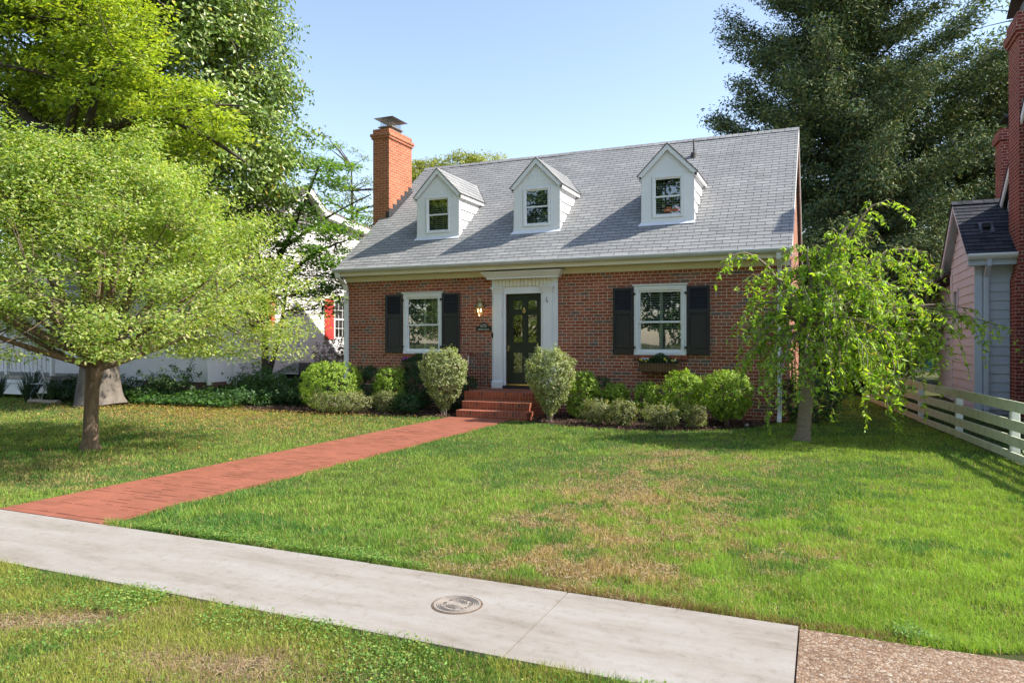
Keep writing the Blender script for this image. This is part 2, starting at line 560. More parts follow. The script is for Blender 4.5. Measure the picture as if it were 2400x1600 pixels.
def wall_holes(mb, x0, x1, z0, z1, y, holes, depth=.2, axis='x', flip=False):
    """wall sheet in the plane y (axis x) or x (axis y) with rectangular openings and their reveals"""
    xs = sorted({x0, x1, *[h[0] for h in holes], *[h[1] for h in holes]})
    zs = sorted({z0, z1, *[h[2] for h in holes], *[h[3] for h in holes]})
    def P(a, z, d=0):
        return (a, y + d, z) if axis == 'x' else (y + d, a, z)
    for i in range(len(xs) - 1):
        for j in range(len(zs) - 1):
            cx, cz = (xs[i] + xs[i + 1]) / 2, (zs[j] + zs[j + 1]) / 2
            if any(h[0] < cx < h[1] and h[2] < cz < h[3] for h in holes):
                continue
            q = [P(xs[i], zs[j]), P(xs[i + 1], zs[j]), P(xs[i + 1], zs[j + 1]), P(xs[i], zs[j + 1])]
            mb.poly(q[::-1] if flip else q)
    for h in holes:
        a, b, c, d = h
        mb.poly([P(a, c), P(a, d), P(a, d, depth), P(a, c, depth)])
        mb.poly([P(b, c), P(b, c, depth), P(b, d, depth), P(b, d)])
        mb.poly([P(a, c), P(a, c, depth), P(b, c, depth), P(b, c)])
        mb.poly([P(a, d), P(b, d), P(b, d, depth), P(a, d, depth)])

def lap(mb, pts, rows_z, outward, t=.016):
    """lap siding: pts(z) gives the (left, right) points of the wall at height z; boards overlap outward"""
    o = Vector(outward)
    for i in range(len(rows_z) - 1):
        z0, z1 = rows_z[i], rows_z[i + 1]
        a0, b0 = [Vector(p) for p in pts(z0)]
        a1, b1 = [Vector(p) for p in pts(z1)]
        mb.poly([a0 + o * t, b0 + o * t, b1, a1])
        mb.poly([a0, b0, b0 + o * t, a0 + o * t])

# ------------------------------------------------------------------ numpy helpers (noise, leaves)
_perm = np.random.default_rng(5).random((512, 512))
def vnoise(x, y, s=1.0):
    x = np.asarray(x) * s + 137.3
    y = np.asarray(y) * s + 71.9
    xi, yi = np.floor(x).astype(int), np.floor(y).astype(int)
    fx, fy = x - xi, y - yi
    fx, fy = fx * fx * (3 - 2 * fx), fy * fy * (3 - 2 * fy)
    g = lambda a, b: _perm[a % 512, b % 512]
    return (g(xi, yi) * (1 - fx) + g(xi + 1, yi) * fx) * (1 - fy) + (g(xi, yi + 1) * (1 - fx) + g(xi + 1, yi + 1) * fx) * fy
def fbm(x, y, s=1., o=4):
    r, a, t = 0, 1., 0
    for i in range(o):
        r = r + a * vnoise(x, y, s * 2 ** i); t += a; a *= .55
    return r / t

def unit(v):
    return v / np.maximum(np.linalg.norm(v, axis=1, keepdims=True), 1e-9)

def npmesh(name, V, F, C, mat, parent=None, smooth=False):
    """V (n,3), F (m,3|4), C (n,3) colour per vertex"""
    me = bpy.data.meshes.new(name)
    o0 = np.array(origin(parent))
    V = (np.asarray(V) - o0).astype(np.float32)
    F = np.asarray(F, dtype=np.int32)
    m, k = F.shape
    me.vertices.add(len(V)); me.vertices.foreach_set('co', V.ravel())
    me.loops.add(m * k); me.loops.foreach_set('vertex_index', F.ravel())
    me.polygons.add(m)
    me.polygons.foreach_set('loop_start', np.arange(0, m * k, k, dtype=np.int32))
    me.polygons.foreach_set('loop_total', np.full(m, k, dtype=np.int32))
    if C is not None:
        ca = me.color_attributes.new('Col', 'FLOAT_COLOR', 'POINT')
        c4 = np.ones((len(V), 4), dtype=np.float32); c4[:, :3] = C
        ca.data.foreach_set('color', c4.ravel())
    me.materials.append(M[mat] if isinstance(mat, str) else mat)
    me.update(calc_edges=True)
    me.validate()
    o = bpy.data.objects.new(name, me)
    COL.objects.link(o)
    if parent:
        o.parent = parent
    return o

def leaf_geo(P, N, L, W, T=None, fold=.18):
    """kite leaves: centre P, normal N, length L, width W, optional long axis T"""
    n = len(P)
    N = unit(N)
    if T is None:
        T = rng.normal(size=(n, 3))
    T = unit(T - N * np.sum(T * N, axis=1, keepdims=True))
    B = np.cross(N, T)
    L = np.broadcast_to(np.asarray(L, float), (n,))[:, None]
    W = np.broadcast_to(np.asarray(W, float), (n,))[:, None]
    a = P - T * L * .5
    b = P + T * L * .5
    c = P + B * W * .5 + N * W * fold - T * L * .05
    d = P - B * W * .5 + N * W * fold - T * L * .05
    V = np.stack([a, c, b, d], axis=1).reshape(-1, 3)
    i = np.arange(n)[:, None] * 4
    F = np.concatenate([i + np.array([[0, 2, 1]]), i + np.array([[0, 3, 2]])], axis=1).reshape(-1, 3)
    return V, F

def palette(n, cols, w=None, jit=.18):
    cols = np.array(cols)
    k = rng.choice(len(cols), n, p=w)
    c = cols[k] * (1 + rng.normal(size=(n, 1)) * jit) * (1 + rng.normal(size=(n, 3)) * jit * .3)
    return np.clip(c, .004, .95)

def leaves(name, P, N, L, W, cols, mat, parent, T=None, w=None, jit=.18, fold=.18):
    V, F = leaf_geo(P, N, L, W, T, fold)
    C = np.repeat(palette(len(P), cols, w, jit), 4, axis=0)
    return npmesh(name, V, F, C, mat, parent)

def sphere_pts(n, shell=.55):
    d = unit(rng.normal(size=(n, 3)))
    return d * (shell + (1 - shell) * rng.random((n, 1)) ** .6), d

def ell_pts(ells, n, shell=.5):
    """n points spread through a union of ellipsoids ((cx,cy,cz),(rx,ry,rz)), by volume, favouring the shell"""
    vol = np.array([e[1][0] * e[1][1] * e[1][2] for e in ells]) ** .75
    out, nor = [], []
    for e, k in zip(ells, np.round(vol / vol.sum() * n).astype(int)):
        p, d = sphere_pts(k, shell)
        out.append(p * np.array(e[1]) + np.array(e[0]))
        nor.append(unit(d / np.array(e[1])))
    return np.concatenate(out), np.concatenate(nor)

def clump_leaves(C, O, per, rad, flat, up=.8, out=.5, jitter=.5, dirv=None, stretch=1.):
    """leaves around clump centres C (outward normals O); returns P, N"""
    n = len(C) * per
    d = unit(rng.normal(size=(n, 3))) * (rng.random((n, 1)) ** .5)
    r = np.repeat(np.broadcast_to(np.asarray(rad, float), (len(C),)), per)[:, None]
    off = d * r
    off[:, 2] *= flat
    if dirv is not None:
        D = np.repeat(unit(dirv), per, axis=0)
        off = off + D * (np.sum(off * D, axis=1, keepdims=True)) * (stretch - 1)
    P = np.repeat(C, per, axis=0) + off
    N = np.repeat(O, per, axis=0) * out + np.array([0, 0, up]) + d * .35 + rng.normal(size=(n, 3)) * jitter
    return P, N

def bez(a, b, c, n=6):
    a, b, c = Vector(a), Vector(b), Vector(c)
    return [a * (1 - t) ** 2 + b * 2 * t * (1 - t) + c * t * t for t in [i / (n - 1) for i in range(n)]]

def twigs(mb, limbs, C, r0=.03, r1=.006, n=4, seg=4, sag=.15, every=1):
    """thin curved branches from the nearest limb point to every clump centre"""
    L = np.array([tuple(p) for l in limbs for p in l])
    for i, c in enumerate(C[::every]):
        d = np.linalg.norm(L - c, axis=1)
        d = d + np.maximum(0, L[:, 2] - c[2]) * .6
        q = L[np.argmin(d)]
        ln = float(np.linalg.norm(c - q))
        if ln < .05:
            continue
        mid = (q + c) / 2 + np.array([0, 0, -sag * ln]) + rng.normal(size=3) * ln * .07
        k = min(1, ln / 2.)
        mb.tube(bez(q, mid, c, seg), [r0 * k * (1 - t) + r1 * t for t in np.linspace(0, 1, seg)], n, cap=False)

def bark_tube(mb, pts, rad, n=12, flare=0., lump=.06, seed=1):
    """trunk: a tube with uneven outline"""
    rs = random.Random(seed)
    base = len(mb.v)
    mb.tube(pts, rad, n, cap=False)
    ph = [rs.random() * 6 for _ in range(4)]
    for i in range(len(pts)):
        c = Vector(pts[i])
        for k in range(n):
            w = 2 * math.pi * k / n
            f = 1 + lump * (math.sin(3 * w + ph[0] + i * .35) + .6 * math.sin(5 * w + ph[1] - i * .5)) + rs.uniform(-.02, .02)
            if flare and i == 0:
                f *= 1 + flare * (.5 + .5 * math.sin(4 * w + ph[2]))
            v = Vector(mb.v[base + i * n + k])
            mb.v[base + i * n + k] = tuple(c + (v - c) * f)

# ================================================================== ground
def sheet(x0, x1, y0, y1, z, nx=1, ny=1):
    m = MB()
    for i in range(nx):
        for j in range(ny):
            a, b = x0 + (x1 - x0) * i / nx, x0 + (x1 - x0) * (i + 1) / nx
            c, d = y0 + (y1 - y0) * j / ny, y0 + (y1 - y0) * (j + 1) / ny
            m.poly([(a, c, z), (b, c, z), (b, d, z), (a, d, z)])
    return m
structure('ground', sheet(-400, 400, -400, 600, -.022, 4, 4), 'earth')
m = sheet(-200, 200, -9.5, -1.6, -.10)
m.poly([(-200, -1.6, -.10), (200, -1.6, -.10), (200, -1.6, .0), (-200, -1.6, .0)])
structure('road', sheet(-200, 200, -9.5, -1.6, -.012), 'asphalt')
m = MB()
jx = [-.11, -1.435, -2.88, -4.375, -5.85, -7.33, -8.8, -10.3, -11.8, -13.3, -14.8, -16.3, -17.8, -19.3, -20.8, -22.3]
for i in range(len(jx) - 1):
    a, b = jx[i + 1] + .005, jx[i] - .005
    tz = .0015 * (i % 3)
    m.box(a, b, 3.205, 4.19, -.06, .006 + tz)
structure('sidewalk', m, 'concrete')
structure('joint_filler', sheet(-22.3, -.10, 3.21, 4.185, -.004), 'mulch')
m = MB()
m.box(-.106, 9, -1.6, 4.165, -.06, .004)
structure('driveway', m, 'aggregate')
# brick walk with a soldier edge at the pavement
m = MB()
m.box(-6.97, -5.62, 4.29, 13.0, -.05, .012)
structure('brick_path', m, 'paver')
m = MB()
m.bev(-6.97, -6.30, 4.196, 4.286, -.05, .013, .004)
m.bev(-6.297, -5.62, 4.196, 4.286, -.05, .012, .004)
structure('path_edging', m, 'paver')
# open joints between pavers where the sand has washed out
m = MB()
rs = random.Random(3)
for k in range(300):
    col = rs.randrange(13)
    row = rs.randrange(84)
    x = -6.93 + col * .1016
    y = 4.30 + row * .1016
    ln = rs.choice([.09, .12, .18, .25])
    if rs.random() < .85 and vnoise(x, y, 1.3) > .35:
        t = rs.uniform(.0012, .0035)
        m.box(x, min(-5.63, x + ln), y - t, y + t, .0125, .0135)
tag(m.build('path_joints', 'mulch'), kind='structure')

def poly_sheet(name, pts, z, mat, cx, cy, jag=.05, sub=10):
    P = []
    rs = random.Random(len(pts))
    for i in range(len(pts)):
        a, b = pts[i], pts[(i + 1) % len(pts)]
        for k in range(sub):
            t = k / sub
            P.append((a[0] + (b[0] - a[0]) * t + rs.uniform(-jag, jag), a[1] + (b[1] - a[1]) * t + rs.uniform(-jag, jag)))
    m = MB()
    for i in range(len(P)):
        a, b = P[i], P[(i + 1) % len(P)]
        m.poly([(cx, cy, z + .05), (a[0], a[1], z), (b[0], b[1], z)], smooth=True)
    return structure(name, m, mat)
BEDL = [(-12.4, 12.55), (-10.65, 12.5), (-10.0, 12.5), (-9.0, 12.7), (-7.9, 12.8), (-7.0, 12.95), (-6.98, 14.74), (-12.4, 14.74)]
BEDR = [(-5.36, 13.05), (-4.9, 12.75), (-3.8, 12.42), (-3.0, 12.42), (-2.3, 12.6), (-1.6, 13.1), (-1.0, 13.9), (-.75, 14.74), (-5.36, 14.74)]
poly_sheet('garden_bed', BEDL, -.008, 'mulch', -9.6, 13.7)
poly_sheet('garden_bed', BEDR, -.008, 'mulch', -3.2, 13.7)

# ================================================================== brick house
HX0, HX1, HY, HYB = -10.85, -.60, 14.75, 22.65
EY, EZ, SL = 14.35, 3.31, .784
RY, RZ = 18.70, 6.72
house = thing('brick_house', 'red brick house with grey shingle roof, three white dormers and dark green door', 'house', (-5.7, 14.75, 0))
WINS = {'L': (-9.19, -8.14, 1.27, 2.69), 'R': (-3.585, -2.505, 1.28, 2.70)}
m = MB()
holes = [(w[0] + .05, w[1] - .05, w[2] + .02, w[3] - .03) for w in WINS.values()] + [(-6.50, -5.65, .50, 2.61)]
wall_holes(m, HX0, HX1, -.1, 3.12, HY, holes, .12)
for X, fl in ((HX0, 0), (HX1, 1)):
    q = [(X, HY, -.1), (X, HYB, -.1), (X, HYB, 3.45), (X, RY, RZ - .06), (X, HY, 3.58)]
    m.poly(q if fl else q[::-1])
m.poly([(HX1, HYB, -.1), (HX0, HYB, -.1), (HX0, HYB, 3.45), (HX1, HYB, 3.45)])
m.build('wall', 'brick', house)
# dark interior so that the panes look into a room
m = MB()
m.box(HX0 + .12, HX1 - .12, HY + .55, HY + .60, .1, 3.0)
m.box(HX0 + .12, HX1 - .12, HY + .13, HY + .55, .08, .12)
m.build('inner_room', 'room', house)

# roof with real overlapping courses
m = MB()
RX0, RX1 = -10.90, -.50
nY, nZ = -SL / math.hypot(1, SL), 1 / math.hypot(1, SL)
SLEN = math.hypot(RY - EY, RZ - EZ)
NC = 43
def roofpt(s, off=0):
    t = s / SLEN
    return (EY + (RY - EY) * t + nY * off, EZ + (RZ - EZ) * t + nZ * off)
rs = random.Random(9)
NSEG = 26
for i in range(NC):
    s0, s1 = i * SLEN / NC, (i + 1) * SLEN / NC
    for k in range(NSEG):
        a = RX0 + (RX1 - RX0) * k / NSEG
        b = RX0 + (RX1 - RX0) * (k + 1) / NSEG
        wav = lambda x: .004 * math.sin(x * 1.1 + 1) + .003 * math.sin(x * 2.9)
        oa, ob = .006 + wav(a), .006 + wav(b)
        y0a, z0a = roofpt(s0, oa); y0b, z0b = roofpt(s0, ob)
        y1a, z1a = roofpt(s1, wav(a)); y1b, z1b = roofpt(s1, wav(b))
        m.poly([(a, y0a, z0a), (b, y0b, z0b), (b, y1b, z1b), (a, y1a, z1a)],
               uv=[(a + 30, i * .1285 + .003), (b + 30, i * .1285 + .003), (b + 30, (i + 1) * .1285 - .001), (a + 30, (i + 1) * .1285 - .001)])
        yl, zl = roofpt(s0, -.004)
        m.poly([(a, yl, zl), (b, yl, zl), (b, y0b, z0b), (a, y0a, z0a)], uv=[(a + 30, i * .1285)] * 4)
# rear slope and soffit slab
q = [(RX0, RY, RZ), (RX1, RY, RZ), (RX1, 23.05, EZ), (RX0, 23.05, EZ)]
m.poly(q[::-1])
roof = m.build('roof', 'shingle', house)
m = MB()
for X0, X1 in ((RX0, -.52),):
    q = [(X0, EY + .03, EZ - .05), (X0, RY, RZ - .05), (X0, 23.0, EZ - .05), (X0, 23.0, EZ - .14), (X0, RY, RZ - .15), (X0, EY + .03, EZ - .13)]
    for i in range(len(q)):
        a, b = q[i], q[(i + 1) % len(q)]
        m.poly([a, b, (X1, b[1], b[2]), (X1, a[1], a[2])])
m.build('roof_deck', 'drip', house)
for X in (RX0 - .005, -.525):   # rake boards at both gable ends
    m = MB()
    for (ya, za), (yb, zb) in (((EY, EZ), (RY, RZ)), ((RY, RZ), (23.05, EZ))):
        m.quadbox([(X, ya, za - .02), (X, yb, zb - .02), (X, yb, zb - .17), (X, ya, za - .17)], (.03, 0, 0))
    m.build('rake_board', 'white', house)
m = MB()   # ridge cap
for i in range(34):
    a = RX0 + (RX1 - RX0) * i / 34
    b = RX0 + (RX1 - RX0) * (i + 1) / 34 + .01
    m.poly([(a, RY - .13, RZ - .10 + .022), (b, RY - .13, RZ - .10 + .016), (b, RY, RZ + .018), (a, RY, RZ + .026)])
    m.poly([(a, RY, RZ + .026), (b, RY, RZ + .018), (b, RY + .13, RZ - .10 + .016), (a, RY + .13, RZ - .10 + .022)])
m.build('ridge_cap', 'shingle', roof)

# eaves: gutter, fascia, soffit, frieze
m = MB()
prof = [(14.245, 3.305), (14.235, 3.295), (14.24, 3.262), (14.262, 3.235), (14.285, 3.215), (14.37, 3.215), (14.37, 3.300), (14.355, 3.300), (14.355, 3.225), (14.29, 3.225), (14.27, 3.245), (14.252, 3.268), (14.250, 3.305)]
A = [(-10.92, y, z) for y, z in prof]
m.quadbox(A, (10.40, 0, 0))
m.build('gutter', 'gutter', house)
m = MB()
m.box(-10.88, -.54, 14.372, 14.39, 3.13, 3.33)
m.build('fascia', 'trimw', house)
m = MB()
m.box(-10.86, -.56, 14.39, 14.72, 3.135, 3.155)
for k in range(90):
    x = -10.7 + k * .112
    m.box(x, x + .03, 14.66, 14.70, 3.130, 3.1345)
m.build('soffit', 'trimw', house)
m = MB()
m.bev(-10.86, -.56, 14.715, 14.748, 3.015, 3.133, .004)
m.build('frieze_board', 'trimw', house)

def downspout(x0, x1, ztop, xg, name='downspout'):
    m = MB()
    m.bev(x0, x1, 14.66, 14.735, .12, ztop - .42, .008)
    # elbow to the gutter
    xc = (x0 + x1) / 2
    w = (x1 - x0) / 2
    for (ya, za), (yb, zb) in (((14.697, ztop - .40), (14.66, ztop - .26)), ((14.66, ztop - .26), (14.36, ztop - .10)), ((14.36, ztop - .10), (14.32, ztop + .02))):
        m.quadbox([(x0, ya - .035, za), (x1, ya - .035, za), (x1 + (xg if za > ztop - .3 else 0) * 0, yb - .035, zb), (x0, yb - .035, zb)], (0, .06, 0))
    for z in (.9, 2.2):
        m.box(x0 - .008, x1 + .008, 14.655, 14.745, z, z + .03)
    m.quadbox([(x0, 14.66, .12), (x1, 14.66, .12), (x1, 14.50, .02), (x0, 14.50, .02)], (0, .02, .07))
    return m.build(name, 'white', house)
downspout(-10.872, -10.765, 3.2, 0)
downspout(-.775, -.693, 3.2, 0)

# ---- windows
def slats(x0, x1, z0, z1, y, pitch=.0485, chord=.042, tilt=22, post=True):
    m = MB()
    c, s_ = math.cos(R(tilt)), math.sin(R(tilt))
    n = int((z1 - z0 - .05) / pitch)
    mid = (x0 + x1) / 2
    spans = [(x0 + .03, mid - .03), (mid + .03, x1 - .03)] if post else [(x0, x1)]
    for a, b in spans:
        for i in range(n):
            z = z0 + .04 + pitch * i
            dy, dz = chord / 2 * c, chord / 2 * s_
            m.quadbox([(a, y - dy, z - dz), (b, y - dy, z - dz), (b, y + dy, z + dz), (a, y + dy, z + dz)], (0, .0012, .004))
        k = 2 if post else 3
        for j in range(1, k):
            x = a + (b - a) * j / k
            m.box(x - .004, x + .004, y - .026, y - .022, z0 + .02, z1)
    if post:
        m.box(mid - .032, mid + .032, y - .012, y + .012, z0, z1)
        m.box(x0, x0 + .03, y - .012, y + .012, z0, z1)
        m.box(x1 - .03, x1, y - .012, y + .012, z0, z1)
        m.box(x0, x1, y - .0125, y + .0125, z0 - .005, z0 + .02)
    m.box(x0, x1, y - .02, y + .02, z1 - .018, z1)
    return m

def window(parent, x0, x1, z0, z1, y, casing=.095, head=.06, post=True, crown=True, frame_parent=True):
    """double-hung window; y is the wall face"""
    m = MB()
    yi = y - .035
    m.bev(x0, x0 + casing, yi, y + .05, z0, z1, .005)
    m.bev(x1 - casing, x1, yi, y + .05, z0, z1, .005)
    m.bev(x0 + casing, x1 - casing, yi, y + .05, z1 - casing, z1, .005)
    m.bev(x0, x1, yi - .01, y + .05, z0 - .012, z0 + .055, .006)
    if crown:
        m.bev(x0 - .03, x1 + .03, yi - .035, y - .002, z1, z1 + .028, .006)
    # brick-mould step
    a, b, c, d = x0 + casing * .45, x1 - casing * .45, z0 + .05, z1 - casing * .45
    for q in ((a, a + .016, c, d), (b - .016, b, c, d), (a + .016, b - .016, d - .016, d)):
        m.box(q[0], q[1], yi - .012, yi - .001, q[2], q[3])
    w = m.build('window', 'white', parent)
    ix0, ix1, iz0, iz1 = x0 + casing, x1 - casing, z0 + .055, z1 - casing
    zm = iz0 + (iz1 - iz0) * .485
    r = .032
    for nm, za, zb, yy in (('sash', zm - .018, iz1, y + .0), ('sash', iz0, zm + .022, y + .03)):
        m = MB()
        m.box(ix0, ix0 + r, yy, yy + .03, za, zb)
        m.box(ix1 - r, ix1, yy, yy + .03, za, zb)
        m.box(ix0 + r, ix1 - r, yy, yy + .03, za, za + (.038 if yy < y + .02 else .05))
        m.box(ix0 + r, ix1 - r, yy, yy + .03, zb - .038, zb)
        m.build(nm, 'white', w)
        m = MB()
        m.poly([(ix0 + r, yy + .012, za + .036), (ix1 - r, yy + .012, za + .036), (ix1 - r, yy + .012, zb - .036), (ix0 + r, yy + .012, zb - .036)])
        m.build('pane', 'glass', w)
    slats(ix0 + .01, ix1 - .01, iz0 + .02, iz1 - .005, y + .115, post=post).build('blind', 'blind', w)
    return w
for k, (a, b, c, d) in WINS.items():
    w = window(house, a, b, c, d, HY)
    m = MB()
    st = len(m.v)
    m.bev(a - .02, b + .02, HY - .045, HY - .002, c - .105, c - .014, .004)
    for i, u in enumerate(m.uv):
        m.uv[i] = [(p[0], p[1] - (c - .105)) for p in u]
    m.build('brick_sill', 'brick_step', w)

# ---- shutters
def shutter(x0, x1, z0=1.285, z1=2.672, hinge=1):
    m = MB()
    y0, y1 = HY - .062, HY - .028
    st = .045
    m.bev(x0, x0 + st, y0, y1, z0, z1, .004)
    m.bev(x1 - st, x1, y0, y1, z0, z1, .004)
    zl0, zl1 = z1 - .47, z1 - .055
    for a, b in ((z0, z0 + .105), (zl0 - .085, zl0), (zl1, z1)):
        m.bev(x0 + st, x1 - st, y0, y1, a, b, .003)
    s = m.build('shutter', 'black', house)
    m = MB()
    n = 11
    for i in range(n):
        z = zl0 + (zl1 - zl0) * (i + .5) / n
        m.quadbox([(x0 + st, y0 + .004, z - .017), (x1 - st, y0 + .004, z - .017), (x1 - st, y1 - .002, z + .015), (x0 + st, y1 - .002, z + .015)], (0, .003, .005))
    m.build('louvre', 'louvre', s)
    m = MB()
    pz0, pz1 = z0 + .105, zl0 - .085
    m.box(x0 + st, x1 - st, y0 + .018, y1 - .004, pz0, pz1)
    m.bev(x0 + st + .025, x1 - st - .025, y0 + .006, y0 + .0175, pz0 + .025, pz1 - .025, .011)
    m.build('panel', 'black', s)
    xh = x1 if hinge > 0 else x0
    for z in (z0 + .12, z1 - .16):
        mm = MB().box(min(xh, xh + hinge * .05), max(xh, xh + hinge * .05), y0 - .004, y0 + .018, z, z + .045)
        mm.build('hinge', 'iron', s)
    # scrolled holdback under the outer corner
    xo = x0 + .01 if hinge > 0 else x1 - .01
    mm = MB()
    mm.tube([(xo, y0 - .01, z0 + .02), (xo - hinge * .004, y0 - .015, z0 - .035), (xo - hinge * .035, y0 - .015, z0 - .075), (xo - hinge * .05, y0 - .015, z0 - .11),
             (xo - hinge * .03, y0 - .015, z0 - .125), (xo - hinge * .018, y0 - .015, z0 - .10)], .006, 6)
    mm.build('holdback', 'iron', s)
shutter(-9.68, -9.215, hinge=1)
shutter(-8.125, -7.665, hinge=-1)
shutter(-4.03, -3.60, hinge=1)
shutter(-2.49, -2.046, hinge=-1)

# ---- door and its surround
m = MB()
Y0 = HY - .03
m.bev(-6.85, -6.50, Y0, HY - .001, .50, 2.95, .004)
m.bev(-5.65, -5.27, Y0, HY - .001, .50, 2.95, .004)
m.box(-6.50, -5.65, Y0, HY - .001, 2.61, 2.95)
for a, b in ((-6.79, -6.585), (-5.595, -5.385)):
    m.bev(a, b, Y0 - .06, Y0 - .001, .66, 2.64, .006)
    m.bev(a - .012, b + .012, Y0 - .075, Y0 - .001, 2.62, 2.645, .004)
    m.quadbox([(a - .008, Y0 - .068, 2.646), (b + .008, Y0 - .068, 2.646), (b + .035, Y0 - .105, 2.735), (a - .035, Y0 - .105, 2.735)], (0, .066, 0))
    m.bev(a - .045, b + .045, Y0 - .12, Y0 - .001, 2.736, 2.765, .005)
    m.bev(a - .03, b + .03, Y0 - .10, Y0 - .001, .50, .64, .008)
    m.quadbox([(a - .03, Y0 - .10, .641), (b + .03, Y0 - .10, .641), (b + .003, Y0 - .063, .675), (a - .003, Y0 - .063, .675)], (0, .055, 0))
m.bev(-6.545, -6.50, Y0 - .03, HY + .02, .50, 2.66, .006)
m.bev(-5.65, -5.605, Y0 - .03, HY + .02, .50, 2.66, .006)
m.bev(-6.50, -5.65, Y0 - .03, HY + .02, 2.61, 2.66, .006)
sur = m.build('door_surround', 'white', house)
m = MB()
n = 15
for i in range(n):
    a = -6.76 + i * (1.34 / n)
    m.bev(a + .004, a + 1.34 / n - .004, Y0 - .035, Y0 - .001, 2.775, 2.935, .005)
m.box(-6.76, -5.42, Y0 - .012, Y0 - .0005, 2.77, 2.94)
m.build('frieze_panel', 'trimw', sur)
m = MB()
pr = [(0, 2.94), (-.16, 2.94), (-.16, 2.965), (-.165, 2.97), (-.26, 3.075), (-.27, 3.085), (-.27, 3.10), (0, 3.115)]
xl, xr = -6.86, -5.26
for i in range(len(pr) - 1):
    (d0, z0), (d1, z1) = pr[i], pr[i + 1]
    e = lambda d: .05 + max(0, -d - .16)
    m.poly([(xl - e(d0), HY + d0 - .03, z0), (xr + e(d0), HY + d0 - .03, z0), (xr + e(d1), HY + d1 - .03, z1), (xl - e(d1), HY + d1 - .03, z1)])
    for X, sg in ((xl, -1), (xr, 1)):
        m.poly([(X + sg * e(d0), HY + d0 - .03, z0), (X + sg * e(d0), HY - .002, z0), (X + sg * e(d1), HY - .002, z1), (X + sg * e(d1), HY + d1 - .03, z1)])
m.build('cornice', 'white', sur)
MB().bev(-6.846, -6.80, Y0 - .03, Y0 - .001, 1.634, 1.75, .006).build('doorbell', 'iron', sur)
m = MB()
m.tube([(-5.50, Y0 - .065, 2.51), (-5.50, Y0 - .10, 2.50), (-5.495, Y0 - .12, 2.46), (-5.48, Y0 - .10, 2.43), (-5.47, Y0 - .12, 2.40), (-5.455, Y0 - .14, 2.43)], .008, 6)
m.build('hook', 'iron', sur)

m = MB()
dy0, dy1 = HY + .035, HY + .075
DP = [(-6.365, -6.122, 2.255, 2.475), (-6.007, -5.775, 2.255, 2.475), (-6.365, -6.122, 1.512, 2.155), (-6.007, -5.775, 1.512, 2.155), (-6.365, -6.122, .842, 1.312), (-6.007, -5.775, .842, 1.312)]
wall_holes(m, -6.50, -5.65, .585, 2.61, dy0, DP, .03)
door = m.build('door', 'doorgreen', house)
for a, b, c, d in DP:
    m = MB()
    for q in ((a, a + .012, c, d), (b - .012, b, c, d), (a + .012, b - .012, c, c + .012), (a + .012, b - .012, d - .012, d)):
        m.box(q[0], q[1], dy0 + .008, dy0 + .026, q[2], q[3])
    m.build('glazing_bead', 'doorgreen', door)
    m = MB()
    m.poly([(a, dy0 + .022, c), (b, dy0 + .022, c), (b, dy0 + .022, d), (a, dy0 + .022, d)])
    m.build('pane', 'glass_d', door)
m = MB()
m.tube([(-6.08, dy0 - .006, 2.32), (-6.08, dy0 - .02, 2.30), (-6.08, dy0 - .012, 2.17)], [.008, .014, .006], 8)
ring = [(-6.08 + .033 * math.sin(w), dy0 - .022, 2.222 - .040 * math.cos(w)) for w in [2 * math.pi * i / 18 for i in range(19)]]
m.tube(ring, .006, 6, cap=False)
m.lathe((-6.08, dy0 - .018, 2.20), [(.001, -.02), (.014, -.008), (.018, .006), (.010, .02), (.001, .028)], 8)
m.build('knocker', 'brass', door)
m = MB()
m.bev(-6.487, -6.452, dy0 - .012, dy0, 1.33, 1.47, .004)
m.tube([(-6.468, dy0 - .005, 1.42), (-6.468, dy0 - .05, 1.42)], .012, 8)
m.tube([(-6.468, dy0 - .05, 1.42), (-6.40, dy0 - .052, 1.415)], [.011, .007], 8)
m.build('handle', 'brass_old', door)
MB().bev(-6.50, -5.65, HY - .005, HY + .032, .567, .60, .004).build('sill_plate', 'brass', door)
MB().bev(-6.56, -5.60, HY - .10, HY + .03, .501, .565, .006).build('threshold', 'iron', door)

# ---- chimney
CX0, CX1, CY0, CY1 = -11.13, -10.626, 16.31, 17.47
m = MB()
m.box(CX0, CX1, CY0, CY1, -.1, 7.0)
m.box(CX0 - .035, CX1 + .035, CY0 - .035, CY1 + .035, 6.998, 7.066)
m.box(CX0 - .06, CX1 + .06, CY0 - .06, CY1 + .06, 7.0655, 7.135)
m.box(CX0 - .004, CX1 + .004, CY0 - .004, CY1 + .004, 7.134, 7.265)
ch = m.build('chimney', 'brick_chim', house)
m = MB()
m.box(CX0 + .08, CX1 - .08, 16.55, 17.05, 7.264, 7.36)
m.bev(CX0 + .03, CX1 - .03, 16.50, 17.08, 7.36, 7.395, .004)
cxm, cym = (CX0 + CX1) / 2, 16.79
m.poly([(CX0 - .05, 16.40, 7.60), (CX1 + .05, 16.40, 7.60), (CX1 + .05, 17.18, 7.60), (CX0 - .05, 17.18, 7.60)])
T = [(CX0 + .10, 16.58, 7.665), (CX1 - .10, 16.58, 7.665), (CX1 - .10, 17.0, 7.665), (CX0 + .10, 17.0, 7.665)]
B = [(CX0 - .05, 16.40, 7.605), (CX1 + .05, 16.40, 7.605), (CX1 + .05, 17.18, 7.605), (CX0 - .05, 17.18, 7.605)]
for i in range(4):
    j = (i + 1) % 4
    m.poly([B[i], B[j], T[j], T[i]])
m.poly(T)
cap = m.build('chimney_cap', 'lead', ch)
m = MB()
